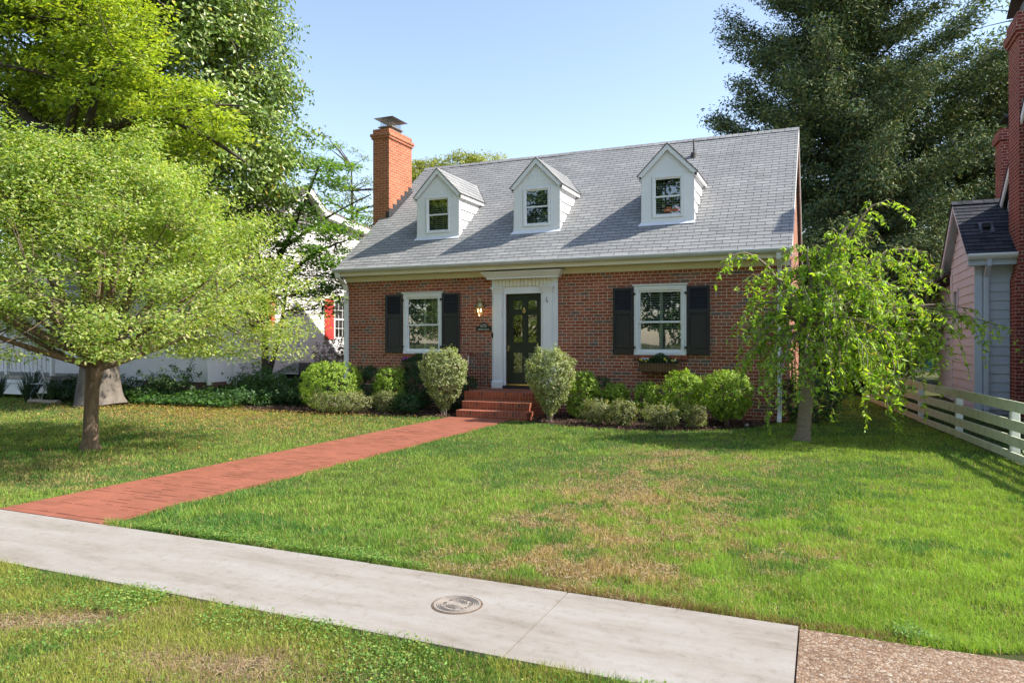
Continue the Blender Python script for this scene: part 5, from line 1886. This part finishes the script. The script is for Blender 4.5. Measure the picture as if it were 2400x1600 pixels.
for er, eq, ez, ar, dens, lmax in LIMB:
    s = tr[4].lerp(tr[5], rs.random())
    e = wp(er, eq, ez)
    c = s.lerp(e, .62)
    c.z = max(s.z, e.z) + ar
    P = bez(s, c, e, 12)
    P = [p + Vector((rs.uniform(-.02, .02), rs.uniform(-.02, .02), rs.uniform(-.02, .02))) if 0 < i < 11 else p for i, p in enumerate(P)]
    m.tube(P, [.032 * (1 - t) + .005 for t in np.linspace(0, 1, len(P))], 6, cap=False)
    for j in range(4, len(P)):
        for k in range(max(1, dens - 2) if rs.random() < .7 else dens):
            f = rs.random()
            p0 = P[j - 1].lerp(P[j], f)
            ax = (P[j] - P[j - 1]).normalized()
            ln = rs.choice([rs.uniform(.08, .3), rs.uniform(.15, .6) * lmax, rs.uniform(.4, 1.05) * lmax])
            zend = max(.12, p0.z - ln)
            ln = p0.z - zend
            out = Vector((rs.uniform(-.34, .34), rs.uniform(-.34, .34), 0)) + ax * .3
            pts = [p0]
            ns = max(4, int(ln / .09))
            for q in range(1, ns + 1):
                t = q / ns
                pts.append(p0 + out * (1 - (1 - t) ** 2) * .8 + Vector((rs.uniform(-.012, .012), rs.uniform(-.012, .012), .10 * math.sin(min(1, t * 2.2) * math.pi) * .8 - ln * t ** 1.25)))
            m.tube(pts, [.0048 * (1 - t) + .0018 for t in np.linspace(0, 1, len(pts))], 3, cap=False)
            for q in range(1, len(pts)):
                for w in range(rs.choice([3, 4])):
                    pp = pts[q - 1].lerp(pts[q], rs.random())
                    az = rs.uniform(0, 6.28)
                    tdir = Vector((math.cos(az) * .75, math.sin(az) * .75, rs.uniform(-1.15, -.25)))
                    SP.append(tuple(pp + tdir.normalized() * .042)); ST.append(tuple(tdir))
# leafy sprays along the upper limbs
m.build('trunk', 'bark_cherry', wc)
SP, ST = np.array(SP), np.array(ST)
ok = SP[:, 2] > .10
SP, ST = SP[ok], ST[ok]
print('cherry leaves', len(SP))
Nn = rng.normal(size=(len(SP), 3)) + [0, 0, .5]
leaves('crown', SP, Nn, rng.uniform(.075, .125, len(SP)), rng.uniform(.030, .046, len(SP)), [(.34, .50, .07), (.44, .60, .09), (.20, .36, .05), (.42, .30, .17)], 'leaf_bright', wc, T=ST, w=[.42, .33, .23, .02], jit=.13, fold=.3)

# ================================================================== shrubs
def shrub(label, x, y, rx, rz, zc, cols, nleaf, name='boxwood_shrub', lump=.06, base=0., L=.034, W=.022, shell=.8, ry=None, taper=0., wild=0., mat='leaf', group='clipped shrubs along the house front', stems=7, jit=.18, w=None, core=True):
    """clipped bush: small leaves over an uneven mound; taper narrows it towards the ground"""
    t = root(name, label, 'shrub', x, y, group)
    ry = ry or rx
    rx, ry, rz = rx - L * .6, ry - L * .6, rz - L * .5
    nclu = max(60, nleaf // 13)
    d = unit(rng.normal(size=(nclu, 3)))
    th = np.arctan2(d[:, 1], d[:, 0])
    ph = rng.random(3) * 6
    f = 1 + lump * (np.sin(3 * th + ph[0] + d[:, 2] * 2) + np.sin(5 * th + ph[1]) * .7 + np.sin(7 * d[:, 2] * 2 + ph[2]) * .6)
    f = f + lump * 1.3 * (vnoise(th * 2.2 + 9, d[:, 2] * 3.4 + ph[0], 2.2) - .5) * 2
    k = (shell + (1 - shell) * rng.random(nclu) ** .5) * f + np.abs(rng.normal(size=nclu)) * wild
    k = k * (1 - .45 * (rng.random(nclu) < .16) * rng.random(nclu)) + .018 * rng.normal(size=nclu)
    dd = np.sign(d) * np.abs(d) ** .86      # a little boxy
    P = np.stack([dd[:, 0] * rx * k, dd[:, 1] * ry * k, dd[:, 2] * rz * k], 1)
    if taper:
        s = np.clip((P[:, 2] + rz) / (2 * rz), 0, 1)
        s = (1 - taper) + taper * np.sin(np.clip(s * 1.25, 0, 1) * math.pi / 2)
        P[:, 0] *= s; P[:, 1] *= s
    P += [x, y, zc]
    P = np.repeat(P, 13, 0) + rng.normal(size=(nclu * 13, 3)) * L * .55 + np.repeat(d, 13, 0) * (rng.random((nclu * 13, 1)) - .5) * L * 1.2
    d = unit(np.repeat(d, 13, 0) + rng.normal(size=(nclu * 13, 3)) * .35)
    keep = P[:, 2] > base + .02
    P, d = P[keep], d[keep]
    m = MB()
    rs = random.Random(int(abs(x * 100)))
    for i in range(stems):
        az = rs.uniform(0, 6.28); q = rs.uniform(.3, .8)
        m.tube(bez((x + rs.uniform(-.04, .04), y + rs.uniform(-.04, .04), -.02), (x + rx * q * .35 * math.cos(az), y + ry * q * .35 * math.sin(az), zc * .5), (x + rx * q * math.cos(az), y + ry * q * math.sin(az), zc + rz * .1), 6), [.013, .012, .010, .008, .006, .004], 5, cap=False)
        for j in range(3):
            a2 = az + rs.uniform(-.5, .5); q2 = rs.uniform(.5, .9)
            m.tube(bez((x + rx * q * .3 * math.cos(az), y + ry * q * .3 * math.sin(az), zc * .45), (x + rx * q2 * .6 * math.cos(a2), y + ry * q2 * .6 * math.sin(a2), zc * .7), (x + rx * q2 * math.cos(a2), y + ry * q2 * math.sin(a2), zc * rs.uniform(.7, 1.1)), 4), [.007, .006, .004, .003], 4, cap=False)
    m.build('stems', 'twig', t)
    N = d * 1.1 + rng.normal(size=(len(P), 3)) * .45 + [0, 0, .3]
    leaves('foliage', P, N, rng.uniform(L * .8, L * 1.35, len(P)), rng.uniform(W * .8, W * 1.35, len(P)), cols, mat, t, jit=jit, w=w)
    return t
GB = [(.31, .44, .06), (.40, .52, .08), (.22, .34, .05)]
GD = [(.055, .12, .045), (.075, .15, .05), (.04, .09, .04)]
GS = [(.29, .34, .13), (.40, .43, .21), (.19, .25, .08), (.50, .50, .32)]
GL = [(.24, .28, .10), (.32, .34, .15), (.16, .19, .07), (.34, .30, .18)]
shrub('large round bright green boxwood at the left end of the house front', -10.25, 13.35, .68, .56, .56, GB, 15000, lump=.035)
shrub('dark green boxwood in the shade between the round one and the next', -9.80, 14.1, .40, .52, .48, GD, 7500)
shrub('smaller upright light green boxwood left of the left window box', -8.92, 13.75, .365, .50, .50, GB, 7500, lump=.05)
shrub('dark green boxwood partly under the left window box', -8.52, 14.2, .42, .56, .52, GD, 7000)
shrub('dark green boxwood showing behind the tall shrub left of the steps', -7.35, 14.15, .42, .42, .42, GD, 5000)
shrub('tall vase shaped grey green shrub left of the brick steps', -7.30, 13.30, .49, .62, .76, GS, 20000, 'flared_shrub', taper=.66, lump=.07, base=.06, wild=.015, group='tall vase shaped shrubs beside the steps', stems=16, L=.036, W=.020)
shrub('tall vase shaped grey green shrub right of the brick steps', -4.82, 13.02, .47, .62, .77, GS, 20000, 'flared_shrub', taper=.70, lump=.08, base=.08, wild=.015, group='tall vase shaped shrubs beside the steps', stems=16, L=.036, W=.020)
shrub('bright green boxwood just right of the tall shrub by the steps', -4.38, 13.75, .36, .50, .46, GB, 8000, lump=.05)
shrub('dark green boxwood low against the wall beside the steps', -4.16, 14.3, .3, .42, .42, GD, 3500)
shrub('small bright green shrub left of the right window basket', -3.74, 13.9, .255, .26, .44, GB, 4500, lump=.09, wild=.05)
shrub('small bright green shrub below the left end of the right window basket', -3.10, 13.8, .25, .32, .44, GB, 4800, lump=.09, wild=.05)
shrub('rounded light green boxwood below the right shutter', -2.42, 13.85, .40, .44, .56, GB, 10000, lump=.05)
shrub('broad light green boxwood with bare lower stems nearest the cherry', -1.60, 13.7, .48, .46, .56, GB, 13000, lump=.05, taper=.25, stems=14)
shrub('dark spreading shrub behind the cherry trunk at the house corner', -.15, 14.9, .55, .5, .45, GD, 7000, group=None)
LG = 'low spreading azaleas at the front of the beds'
def low(label, x, y, rx, zt, cols=GL, n=4200):
    shrub(label, x, y, rx, zt * .5, zt * .52, cols, n, 'azalea_bush', lump=.16, wild=.07, shell=.55, taper=.3, L=.032, W=.018, ry=rx * .8, group=LG, stems=10)
low('wide low olive bush in front of the large round boxwood', -9.60, 12.88, .68, .46, n=9000)
low('small pale bush in front of the upright light boxwood', -8.70, 13.25, .27, .45)
low('small dark low bush left of the tall shrub by the steps', -8.15, 13.25, .38, .42, GD)
low('low olive bush nearest the steps on the right side', -3.84, 12.9, .32, .44)
low('low pale bush second from the steps on the right side', -3.33, 12.8, .27, .46)
low('wide low pale bush under the right window basket', -2.66, 12.82, .34, .42, n=5200)
low('small thin pale bush left of the broad boxwood', -2.08, 13.0, .25, .40, n=2200)
# pink azalea and greenery at the left corner
az = shrub('tall loose shrub with purple pink flowers at the left corner of the brick house', -11.55, 15.3, .62, .75, .85, [(.05, .10, .04), (.08, .14, .05), (.36, .19, .27), (.42, .25, .33)], 6500, 'flowering_shrub', lump=.15, wild=.12, shell=.35, L=.05, W=.026, group=None, w=[.3, .25, .25, .2])
def fernbush(label, x, y, rx, zt, cols, n, L=.07, W=.035, name='leafy_shrub'):
    shrub(label, x, y, rx, zt * .55, zt * .45, cols, n, name, lump=.2, wild=.2, shell=.3, L=L, W=W, group='leafy plants in front of the white house')
fernbush('loose green shrub round the foot of the forked tree', -13.3, 14.6, .85, .85, [(.06, .13, .035), (.09, .18, .045)], 4500)
fernbush('low dark green shrub in front of the black panel', -12.0, 14.1, .8, .55, [(.045, .10, .035), (.06, .13, .04)], 3800)
fernbush('broad low green shrub beside the pale logs', -13.0, 13.6, .75, .42, [(.06, .13, .04), (.085, .17, .045)], 3500)
fernbush('tall airy plant by the left end of the white wall', -15.2, 13.6, .55, .85, [(.06, .12, .04), (.10, .17, .05)], 1500)
fernbush('airy green plant at the middle of the white wall', -16.4, 13.7, .6, .75, [(.06, .12, .04), (.10, .17, .05)], 1500)
fernbush('dark bush beside the foot of the big grey trunk', -17.2, 12.6, .7, .6, [(.03, .07, .025), (.05, .10, .03)], 2500)
fernbush('dark low bush right of the porch lattice', -18.0, 13.2, .7, .55, [(.03, .07, .025), (.045, .09, .03)], 2500)

# strappy plants at the far left
def strappy(label, x, y, s):
    n = 90
    t = root('strappy_plant', label, 'plant', x, y, 'strap leaved plants at the far left')
    m = MB()
    rs = random.Random(int(abs(x) * 37))
    for i in range(n):
        az = rs.uniform(0, 6.28); r = rs.uniform(.15, .55) * s; h = rs.uniform(.4, .75) * s
        w = .018 * s
        sx, sy = -math.sin(az) * w, math.cos(az) * w
        pts = [(x + r * q * math.cos(az), y + r * q * math.sin(az), h * math.sin(min(1, q * 1.25) * math.pi * .58)) for q in (0, .3, .6, .85, 1.)]
        for k in range(4):
            f0, f1 = 1 - k / 4.2, 1 - (k + 1) / 4.2
            a, b = pts[k], pts[k + 1]
            m.poly([(a[0] - sx * f0, a[1] - sy * f0, a[2]), (a[0] + sx * f0, a[1] + sy * f0, a[2]), (b[0] + sx * f1, b[1] + sy * f1, b[2]), (b[0] - sx * f1, b[1] - sy * f1, b[2])], smooth=True)
    m.build('leaves', plain('strap_leaf', (.045, .085, .035), .45, .4, 3.), t)
for lab, x, y, s in (('strap leaved plant nearest the left edge of the photo', -19.3, 11.6, 1.0), ('strap leaved plant with arching blades second from the left edge', -18.5, 11.8, .9),
                     ('strap leaved plant closest to the lattice', -17.8, 12.0, .85), ('tall strap leaved plant under the porch railing', -19.0, 12.3, 1.1)):
    strappy(lab, x, y, s)

# logs edging the bed
def log(label, x0, y0, x1, y1, r):
    m = MB()
    bark_tube(m, [(x0 + (x1 - x0) * t, y0 + (y1 - y0) * t, r * .75 + .012 * math.sin(t * 7)) for t in (0, .2, .4, .6, .8, 1)], [r * .92, r, r * .97, r * 1.03, r, r * .9], 10, 0, .05)
    m.poly([(x0, y0 + r * math.cos(w), r * .75 + r * math.sin(w)) for w in [2 * math.pi * i / 10 for i in range(10)]])
    m.poly([(x1, y1 + r * math.cos(w), r * .75 + r * math.sin(w)) for w in [2 * math.pi * i / 10 for i in range(10)]])
    tag(m.build('log', 'log'), label, 'log', 'short pale logs edging the left bed')
log('short pale log half hidden under the ground cover', -14.25, 12.75, -13.55, 12.95, .07)
log('pale log lying at the right end of the ground cover', -13.4, 13.0, -12.75, 13.2, .06)
log('pale log far left beside the big trunk', -18.3, 11.75, -17.4, 11.9, .06)

# ================================================================== stuff: ground cover, litter, chips, grass
def blades(name, X, Y, H, Wd, col, mat='grass', lean=.55, z0=-.02, parts=2):
    n = len(X)
    az = rng.uniform(0, 2 * math.pi, n)
    ln = np.abs(rng.normal(size=n)) * lean * H
    la = rng.uniform(0, 2 * math.pi, n)
    wx, wy = np.cos(az) * Wd / 2, np.sin(az) * Wd / 2
    lx_, ly_ = np.cos(la) * ln, np.sin(la) * ln
    if parts == 2:
        a = np.stack([X - wx, Y - wy, np.full(n, z0)], 1); b = np.stack([X + wx, Y + wy, np.full(n, z0)], 1)
        k = .55
        c = np.stack([X + wx * .8 + lx_ * .35, Y + wy * .8 + ly_ * .35, z0 + H * k], 1); d = np.stack([X - wx * .8 + lx_ * .35, Y - wy * .8 + ly_ * .35, z0 + H * k], 1)
        e = np.stack([X + lx_, Y + ly_, z0 + H * np.clip(1 - .25 * (ln / H) ** 2, .4, 1)], 1)
        V = np.stack([a, b, c, d, e], 1).reshape(-1, 3)
        i = np.arange(n)[:, None] * 5
        F = np.concatenate([i + [[0, 1, 2]], i + [[0, 2, 3]], i + [[3, 2, 4]]], 1).reshape(-1, 3)
        Cc = np.repeat(col, 5, 0)
    else:
        a = np.stack([X - wx, Y - wy, np.full(n, z0)], 1); b = np.stack([X + wx, Y + wy, np.full(n, z0)], 1)
        e = np.stack([X + lx_, Y + ly_, z0 + H * np.clip(1 - .25 * (ln / H) ** 2, .4, 1)], 1)
        V = np.stack([a, b, e], 1).reshape(-1, 3)
        i = np.arange(n)[:, None] * 3
        F = (i + [[0, 1, 2]]).reshape(-1, 3)
        Cc = np.repeat(col, 3, 0)
    return tag(npmesh(name, V, F, Cc, mat), kind='stuff')

def scatter(n, x0, x1, y0, y1):
    return rng.uniform(x0, x1, n), rng.uniform(y0, y1, n)

def inpoly(X, Y, P):
    r = np.zeros(len(X), bool)
    for i in range(len(P)):
        (xa, ya), (xb, yb) = P[i], P[(i + 1) % len(P)]
        c = ((ya > Y) != (yb > Y)) & (X < (xb - xa) * (Y - ya) / (yb - ya + 1e-12) + xa)
        r ^= c
    return r

cps, sps = .918, .396
def lawn_sample(n, dmin, dmax, dens_pow=2.):
    """points over the ground whose density falls with the square of the distance from the pavement side"""
    d = dmin * (dmax / dmin) ** rng.random(n)
    u = rng.uniform(-.80, .80, n)
    r = u * d
    return r * cps - d * sps, d * cps + r * sps, d

LCOV = [(-19.5, 12.6), (-17.2, 12.4), (-16.0, 12.9), (-14.6, 12.6), (-13.6, 12.75), (-12.6, 13.1), (-11.9, 13.4), (-11.2, 14.7), (-14.8, 14.7), (-14.9, 14.1), (-19.5, 14.1)]
def on_lawn(X, Y):
    ok = (Y > np.where(X > -.1, 4.15, 4.20) + .03 * vnoise(X, Y, 9)) & (X < FX(Y) - .02)
    ok &= ~((X > -6.975) & (X < -5.615) & (Y < 13.05))
    e = .06 * (vnoise(X, Y, 6) - .5)
    ok &= ~inpoly(X + e, Y + e, BEDL) & ~inpoly(X + e, Y + e, BEDR) & ~inpoly(X, Y, LCOV)
    ok &= ~((X > -10.9) & (X < -.6) & (Y > 14.6) & (Y < 22.8))
    ok &= ~((X < LX + .1) & (Y > 14.0))
    ok &= ~((X > -6.98) & (X < -5.28) & (Y > 12.9) & (Y < 14.7))
    ok &= ((X + 16.2) ** 2 + (Y - 12.1) ** 2 > .55)
    return ok
def gauss(X, Y, cx, cy, sx, sy, rot=0.):
    c, s = math.cos(rot), math.sin(rot)
    u = ((X - cx) * c + (Y - cy) * s) / sx
    v = (-(X - cx) * s + (Y - cy) * c) / sy
    return np.exp(-(u * u + v * v) / 2)
def dryness(X, Y):
    n = fbm(X, Y, 1.7, 4)
    n2 = fbm(X + 30, Y, 5.5, 3)
    d = 1.15 * gauss(X, Y, -1.75, 6.5, .66, 2.4) + .35 * gauss(X, Y, .15, 7.2, .35, .25) + .25 * gauss(X, Y, -.7, 9.4, .8, .25) + .55 * gauss(X, Y, -1.3, 4.5, .55, .35) + .35 * gauss(X, Y, -.3, 5.6, .5, .4) + .55 * gauss(X, Y, -1.6, 10.0, 1.2, .30)
    d += .9 * gauss(X, Y, -12.2, 11.0, 3.2, .8) + .55 * gauss(X, Y, -8.6, 5.4, 1.6, .9) + .35 * gauss(X, Y, -9.5, 9., 2., 1.2)
    return np.clip(d * (.25 + 1.1 * (n - .3) + 1.5 * (n2 - .38)) + .9 * (n2 - .60), 0, 1)
def lawn_col(X, Y, n):
    g1, g2, g3 = np.array([.12, .225, .045]), np.array([.24, .37, .055]), np.array([.18, .29, .055])
    t = np.clip((fbm(X + 11, Y + 5, .55, 3) - .32) * 2.6, 0, 1)[:, None]
    right = (1 / (1 + np.exp(-(X + 1.0) * 1.6)))[:, None]
    c = g1 * (1 - t) + g3 * t
    c = c * (1 - .75 * right) + (g2 * .9 + g1 * .1) * .75 * right
    left = (1 / (1 + np.exp((X + 7.) * 2.)))[:, None]
    c = c * (1 - .35 * left) + np.array([.20, .25, .085]) * .35 * left
    mot = fbm(X + 3, Y - 9, 6.5, 3)
    c = c * (.62 + .85 * mot)[:, None]
    sp = rng.random(n)[:, None]
    c = np.where(sp > .84, g2 * 1.2, c)
    deep = (fbm(X - 20, Y + 2, 1.1, 3) > .60)[:, None] & (rng.random(n) < .6)[:, None]
    c = np.where(deep, np.array([.07, .19, .045]), c)
    dry = dryness(X, Y)
    straw = np.array([.47, .36, .18]) * (1 + rng.normal(size=(n, 1)) * .15)
    brown = np.array([.22, .135, .07]) * (1 + rng.normal(size=(n, 1)) * .15)
    k = rng.random(n)
    c = np.where((k < dry * .95)[:, None], np.where((rng.random(n) < .3)[:, None], brown, straw), c)
    c = np.where((rng.random(n) < .045)[:, None], straw, c)
    return np.clip(c * np.array([1.26, 1.17, 1.15]) * (1 + rng.normal(size=(n, 1)) * .17), .01, .9)

NL = 760000
X, Y, D = lawn_sample(NL, 3.6, 22.)
k = on_lawn(X, Y)
X, Y, D = X[k], Y[k], D[k]
near = D < 7.5
tuft = fbm(X, Y, 4.5, 3)
H = (.030 + .026 * rng.random(len(X))) * (.30 + 1.5 * tuft) * (1 - .25 * dryness(X, Y))
# taller along the pavement edge
H *= 1 + .3 * np.exp(-((Y - 4.22) / .07) ** 2)
Wd = np.maximum(.0028, D * .00060) * rng.uniform(.8, 1.3, len(X))
C = lawn_col(X, Y, len(X))
edge = np.exp(-((Y - 4.24) / .05) ** 2) * (X > -2.3) * (X < .4)
C = np.where((rng.random(len(X)) < edge * .85)[:, None], np.array([.26, .16, .085]), C)
blades('lawn_grass', X[near], Y[near], H[near], Wd[near], C[near], lean=.85)
f = ~near
blades('far_lawn_grass', X[f], Y[f], H[f] * .95, Wd[f] * 1.1, C[f], parts=1, lean=.9)
print('lawn blades', len(X))

# verge between pavement and road
NV = 240000
X = rng.uniform(-7.5, -.10, NV); Y = rng.uniform(1.7, 3.20, NV)
dd = -X * sps + Y * cps
k = (dd > 2.4) & (Y < 3.205 - .03 * vnoise(X, Y, 12))
bare = np.clip(1.25 * gauss(X, Y, -2.75, 2.60, .34, .13, .2) + 1.2 * gauss(X, Y, -4.1, 2.55, .42, .12, .5) + .6 * gauss(X, Y, -2.2, 2.45, .3, .1) + (fbm(X, Y, 3.3, 3) - .66) * 1.6, 0, 1)
k &= rng.random(NV) > bare * .93
X, Y, bare = X[k], Y[k], bare[k]
n = len(X)
c = np.where((fbm(X, Y, 1.4, 3) > .5)[:, None], np.array([.12, .24, .04]), np.array([.26, .33, .06]))
yel = rng.random(n) < (.28 + .4 * (fbm(X + 7, Y, 2.2, 2) > .52))
c = np.where(yel[:, None], np.array([.36, .38, .08]), c)
c = np.where((rng.random(n) < .10 + bare * .7)[:, None], np.array([.38, .27, .14]), c)
c = np.clip(c * (1 + rng.normal(size=(n, 1)) * .2), .01, .9)
H = (.018 + .028 * rng.random(n)) * (.7 + .7 * fbm(X, Y, 4., 2)) * (1 + .55 * np.exp(-((Y - 3.17) / .07) ** 2))
blades('verge_grass', X, Y, H, rng.uniform(.002, .0038, n), c, lean=.8)
# clover and small weeds over the verge and along the edges
NCV = 60000
X = rng.uniform(-7, -.1, NCV); Y = rng.uniform(1.9, 3.21, NCV)
dens = np.clip((fbm(X + 3, Y + 8, 1.6, 3) - .40) * 3.4, 0, 1) * (.35 + .65 * np.exp(-((Y - 3.2) / .35) ** 2) + .5 * (X < -3.6))
bare = gauss(X, Y, -2.75, 2.60, .34, .13, .2) + gauss(X, Y, -4.1, 2.55, .42, .12, .5)
k = (rng.random(NCV) < dens) & (bare < .45) & (-X * sps + Y * cps > 2.4)
X, Y = X[k], Y[k]
X2 = rng.uniform(-5.5, 2., 16000); Y2 = 4.22 + np.abs(rng.normal(size=16000)) * .10
k2 = on_lawn(X2, Y2) & (fbm(X2, Y2, 2.3, 2) > .5) & ((X2 < -2.4) | (X2 > .35))
X, Y = np.concatenate([X, X2[k2]]), np.concatenate([Y, Y2[k2]])
n = len(X)
P = np.stack([X, Y, .008 + .035 * rng.random(n)], 1)
o = leaves('clover', P, rng.normal(size=(n, 3)) * .35 + [0, -.1, 1], rng.uniform(.010, .019, n), rng.uniform(.009, .016, n), [(.12, .25, .05), (.17, .32, .06), (.28, .36, .08)], 'leaf', None, jit=.16)
tag(o, kind='stuff')
# bare thatch lying on the ground
def thatch(name, n, x0, x1, y0, y1, fn, z=-.012, cols=((.46, .34, .22), (.34, .24, .16), (.58, .46, .31)), L=(.03, .08), W=.003):
    X, Y = scatter(n, x0, x1, y0, y1)
    k = rng.random(n) < fn(X, Y)
    X, Y = X[k], Y[k]
    P = np.stack([X, Y, z + .012 * rng.random(len(X))], 1)
    T = rng.normal(size=(len(X), 3)); T[:, 2] *= .12
    o = leaves(name, P, rng.normal(size=(len(X), 3)) * .2 + [0, 0, 1], rng.uniform(L[0], L[1], len(X)), W, cols, 'leaf', None, T=T, fold=.05)
    return tag(o, kind='stuff')
thatch('dry_thatch', 70000, -6, -.2, 2.1, 3.1, lambda X, Y: np.clip(.05 + 1.3 * gauss(X, Y, -2.75, 2.60, .36, .15, .2) + 1.2 * gauss(X, Y, -4.1, 2.55, .45, .14, .5), 0, 1), z=-.015)
thatch('dry_thatch', 60000, -3.6, .6, 4.2, 10.5, lambda X, Y: dryness(X, Y) * .9, z=.0, W=.004)

# fallen leaves
def litter(name, n, fn, box_, cols, L=(.03, .06), z=.03):
    X, Y = scatter(n, *box_)
    k = (rng.random(n) < fn(X, Y)) & (X < LX + 8)
    X, Y = X[k], Y[k]
    P = np.stack([X, Y, z + .012 * rng.random(len(X))], 1)
    o = leaves(name, P, rng.normal(size=(len(X), 3)) * .35 + [0, 0, 1], rng.uniform(L[0], L[1], len(X)), rng.uniform(L[0] * .5, L[1] * .5, len(X)), cols, 'leaf', None)
    return tag(o, kind='stuff')
litter('fallen_leaves', 42000, lambda X, Y: on_lawn(X, Y) * np.clip(.75 * gauss(X, Y, -13.6, 11.9, 3., .75) + .22 * gauss(X, Y, -11, 10.5, 2.8, 1.7) + .02, 0, 1), (-19, -6.9, 6, 14),
       [(.46, .30, .07), (.34, .20, .09), (.24, .14, .08), (.55, .40, .10)])
litter('fallen_leaves', 500, lambda X, Y: .12 + 0 * X, (-7, 0, 2.4, 12), [(.28, .15, .07), (.40, .28, .10)], (.025, .045), .02)

# ivy like ground cover in front of the white house
n = 15000
X, Y = scatter(n, -19.5, -11.2, 12.3, 14.75)
k = inpoly(X, Y, LCOV) | ((X > -15.6) & (X < -12.4) & (Y > 12.35) & (Y < 12.9) & (rng.random(n) < .8))
X, Y = X[k], Y[k]
hgt = .10 + .32 * fbm(X, Y, 1.3, 3) * np.clip((Y - 12.3) * 1.1, .35, 1.2)
P = np.stack([X, Y, hgt * (.45 + .55 * rng.random(len(X)))], 1)
o = leaves('ground_cover', P, rng.normal(size=(len(X), 3)) * .45 + [0, -.15, 1], rng.uniform(.07, .13, len(X)), rng.uniform(.05, .08, len(X)), [(.06, .14, .03), (.09, .19, .035), (.045, .10, .03)], 'leaf', None)
tag(o, kind='stuff')
# bark chips on the beds
n = 15000
X = rng.uniform(-12.4, -.7, n); Y = rng.uniform(12.35, 14.7, n)
k = inpoly(X, Y, BEDL) | inpoly(X, Y, BEDR)
X, Y = X[k], Y[k]
P = np.stack([X, Y, .01 + .035 * rng.random(len(X))], 1)
o = leaves('bark_chips', P, rng.normal(size=(len(X), 3)) * .6 + [0, 0, 1], rng.uniform(.03, .07, len(X)), rng.uniform(.012, .025, len(X)), [(.07, .04, .03), (.13, .08, .06), (.24, .16, .12), (.05, .03, .025)], 'leaf', None, fold=.1, jit=.25)
o.data.materials.clear(); o.data.materials.append(M['petal'])
tag(o, kind='stuff')
# weeds beyond the fence and greenery in the backyard
n = 22000
Y = rng.uniform(8, 26, n); X = FX(Y) + .1 + rng.random(n) * np.where(Y > 16.5, .8, 2.2)
k = ~((X > WX - .05) & (Y > WY - .05)) & ~((X > 3.3) & (Y > 12.7))
X, Y = X[k], Y[k]
P = np.stack([X, Y, .16 * rng.random(len(X)) * (.5 + fbm(X, Y, 2, 2))], 1)
o = leaves('ground_cover', P, rng.normal(size=(len(X), 3)) * .5 + [0, 0, 1], rng.uniform(.04, .08, len(X)), rng.uniform(.02, .04, len(X)), [(.05, .11, .03), (.08, .15, .035), (.035, .08, .025)], 'leaf', None)
tag(o, kind='stuff')

# ================================================================== far things
def blobwood(name, x0, x1, y0, y1, h0, h1, n, cols, size=.5, seed=1):
    r2 = np.random.default_rng(seed)
    X = r2.uniform(x0, x1, n); Y = r2.uniform(y0, y1, n)
    top = h0 + (h1 - h0) * fbm(X, Y, .16, 3)
    Z = top * r2.random(n) ** .7
    P = np.stack([X, Y, Z], 1)
    V, F = leaf_geo(P, r2.normal(size=(n, 3)) + [0, -.3, .6], r2.uniform(size * .6, size * 1.3, n), r2.uniform(size * .35, size * .7, n))
    return tag(npmesh(name, V, F, np.repeat(palette(n, cols), 4, 0), 'leaf'), kind='stuff')
blobwood('distant_woods', -60, 70, 56, 66, 5, 13, 30000, [(.06, .11, .03), (.09, .15, .04), (.045, .085, .03)], .75)
# across the street, behind the photographer: seen only mirrored in the panes
for i, (x, y, h) in enumerate(((-16, -18, 17), (-9.5, -17, 15), (-3.5, -19, 18), (4.5, -17.5, 15), (12, -18, 17), (-23, -17, 16), (-30, -18, 18), (-38, -18, 17))):
    backtree('street_tree', ['broad tree across the street left of the middle one', 'smaller round tree across the street', 'tallest tree across the street', 'round tree across the street right of the tallest', 'broad tree at the right end across the street', 'tree at the far left across the street', 'second to last tree down the street at left', 'last tree down the street at left'][i],
             x, y, h, [((x, y, h * .62), (4.2, 2.6, h * .36)), ((x + 1, y, h * .3), (3.2, 2, h * .22))], 170, 60, 1.1, [(.07, .14, .03), (.11, .20, .04), (.16, .25, .05)], .34, .22, group='trees across the street')
ht = thing('far_house', 'white house across the street seen only as a reflection', 'house', (1.5, -24, 0))
m = MB()
for i in range(26):
    lap(m, lambda z: ((-3.5, -21, z), (5.5, -21, z)), [.3 + i * .18, .3 + (i + 1) * .18], (0, 1, 0), .02)
m.box(-3.5, 5.5, -28, -21.03, 0, 5)
m.build('wall', 'siding', ht)
m = MB()
m.quadbox([(-4, -20.6, 4.9), (6, -20.6, 4.9), (6, -24.5, 8), (-4, -24.5, 8)], (0, 0, .1))
m.quadbox([(-4, -24.5, 8), (6, -24.5, 8), (6, -28.4, 4.9), (-4, -28.4, 4.9)], (0, 0, .1))
m.build('roof', 'shingle_tan', ht)
for x in (-2.4, 0, 2.6):
    for z in (1.1, 3.2):
        MB().bev(x, x + 1, -20.99, -20.96, z, z + 1.3, .01).build('window', 'black', ht)
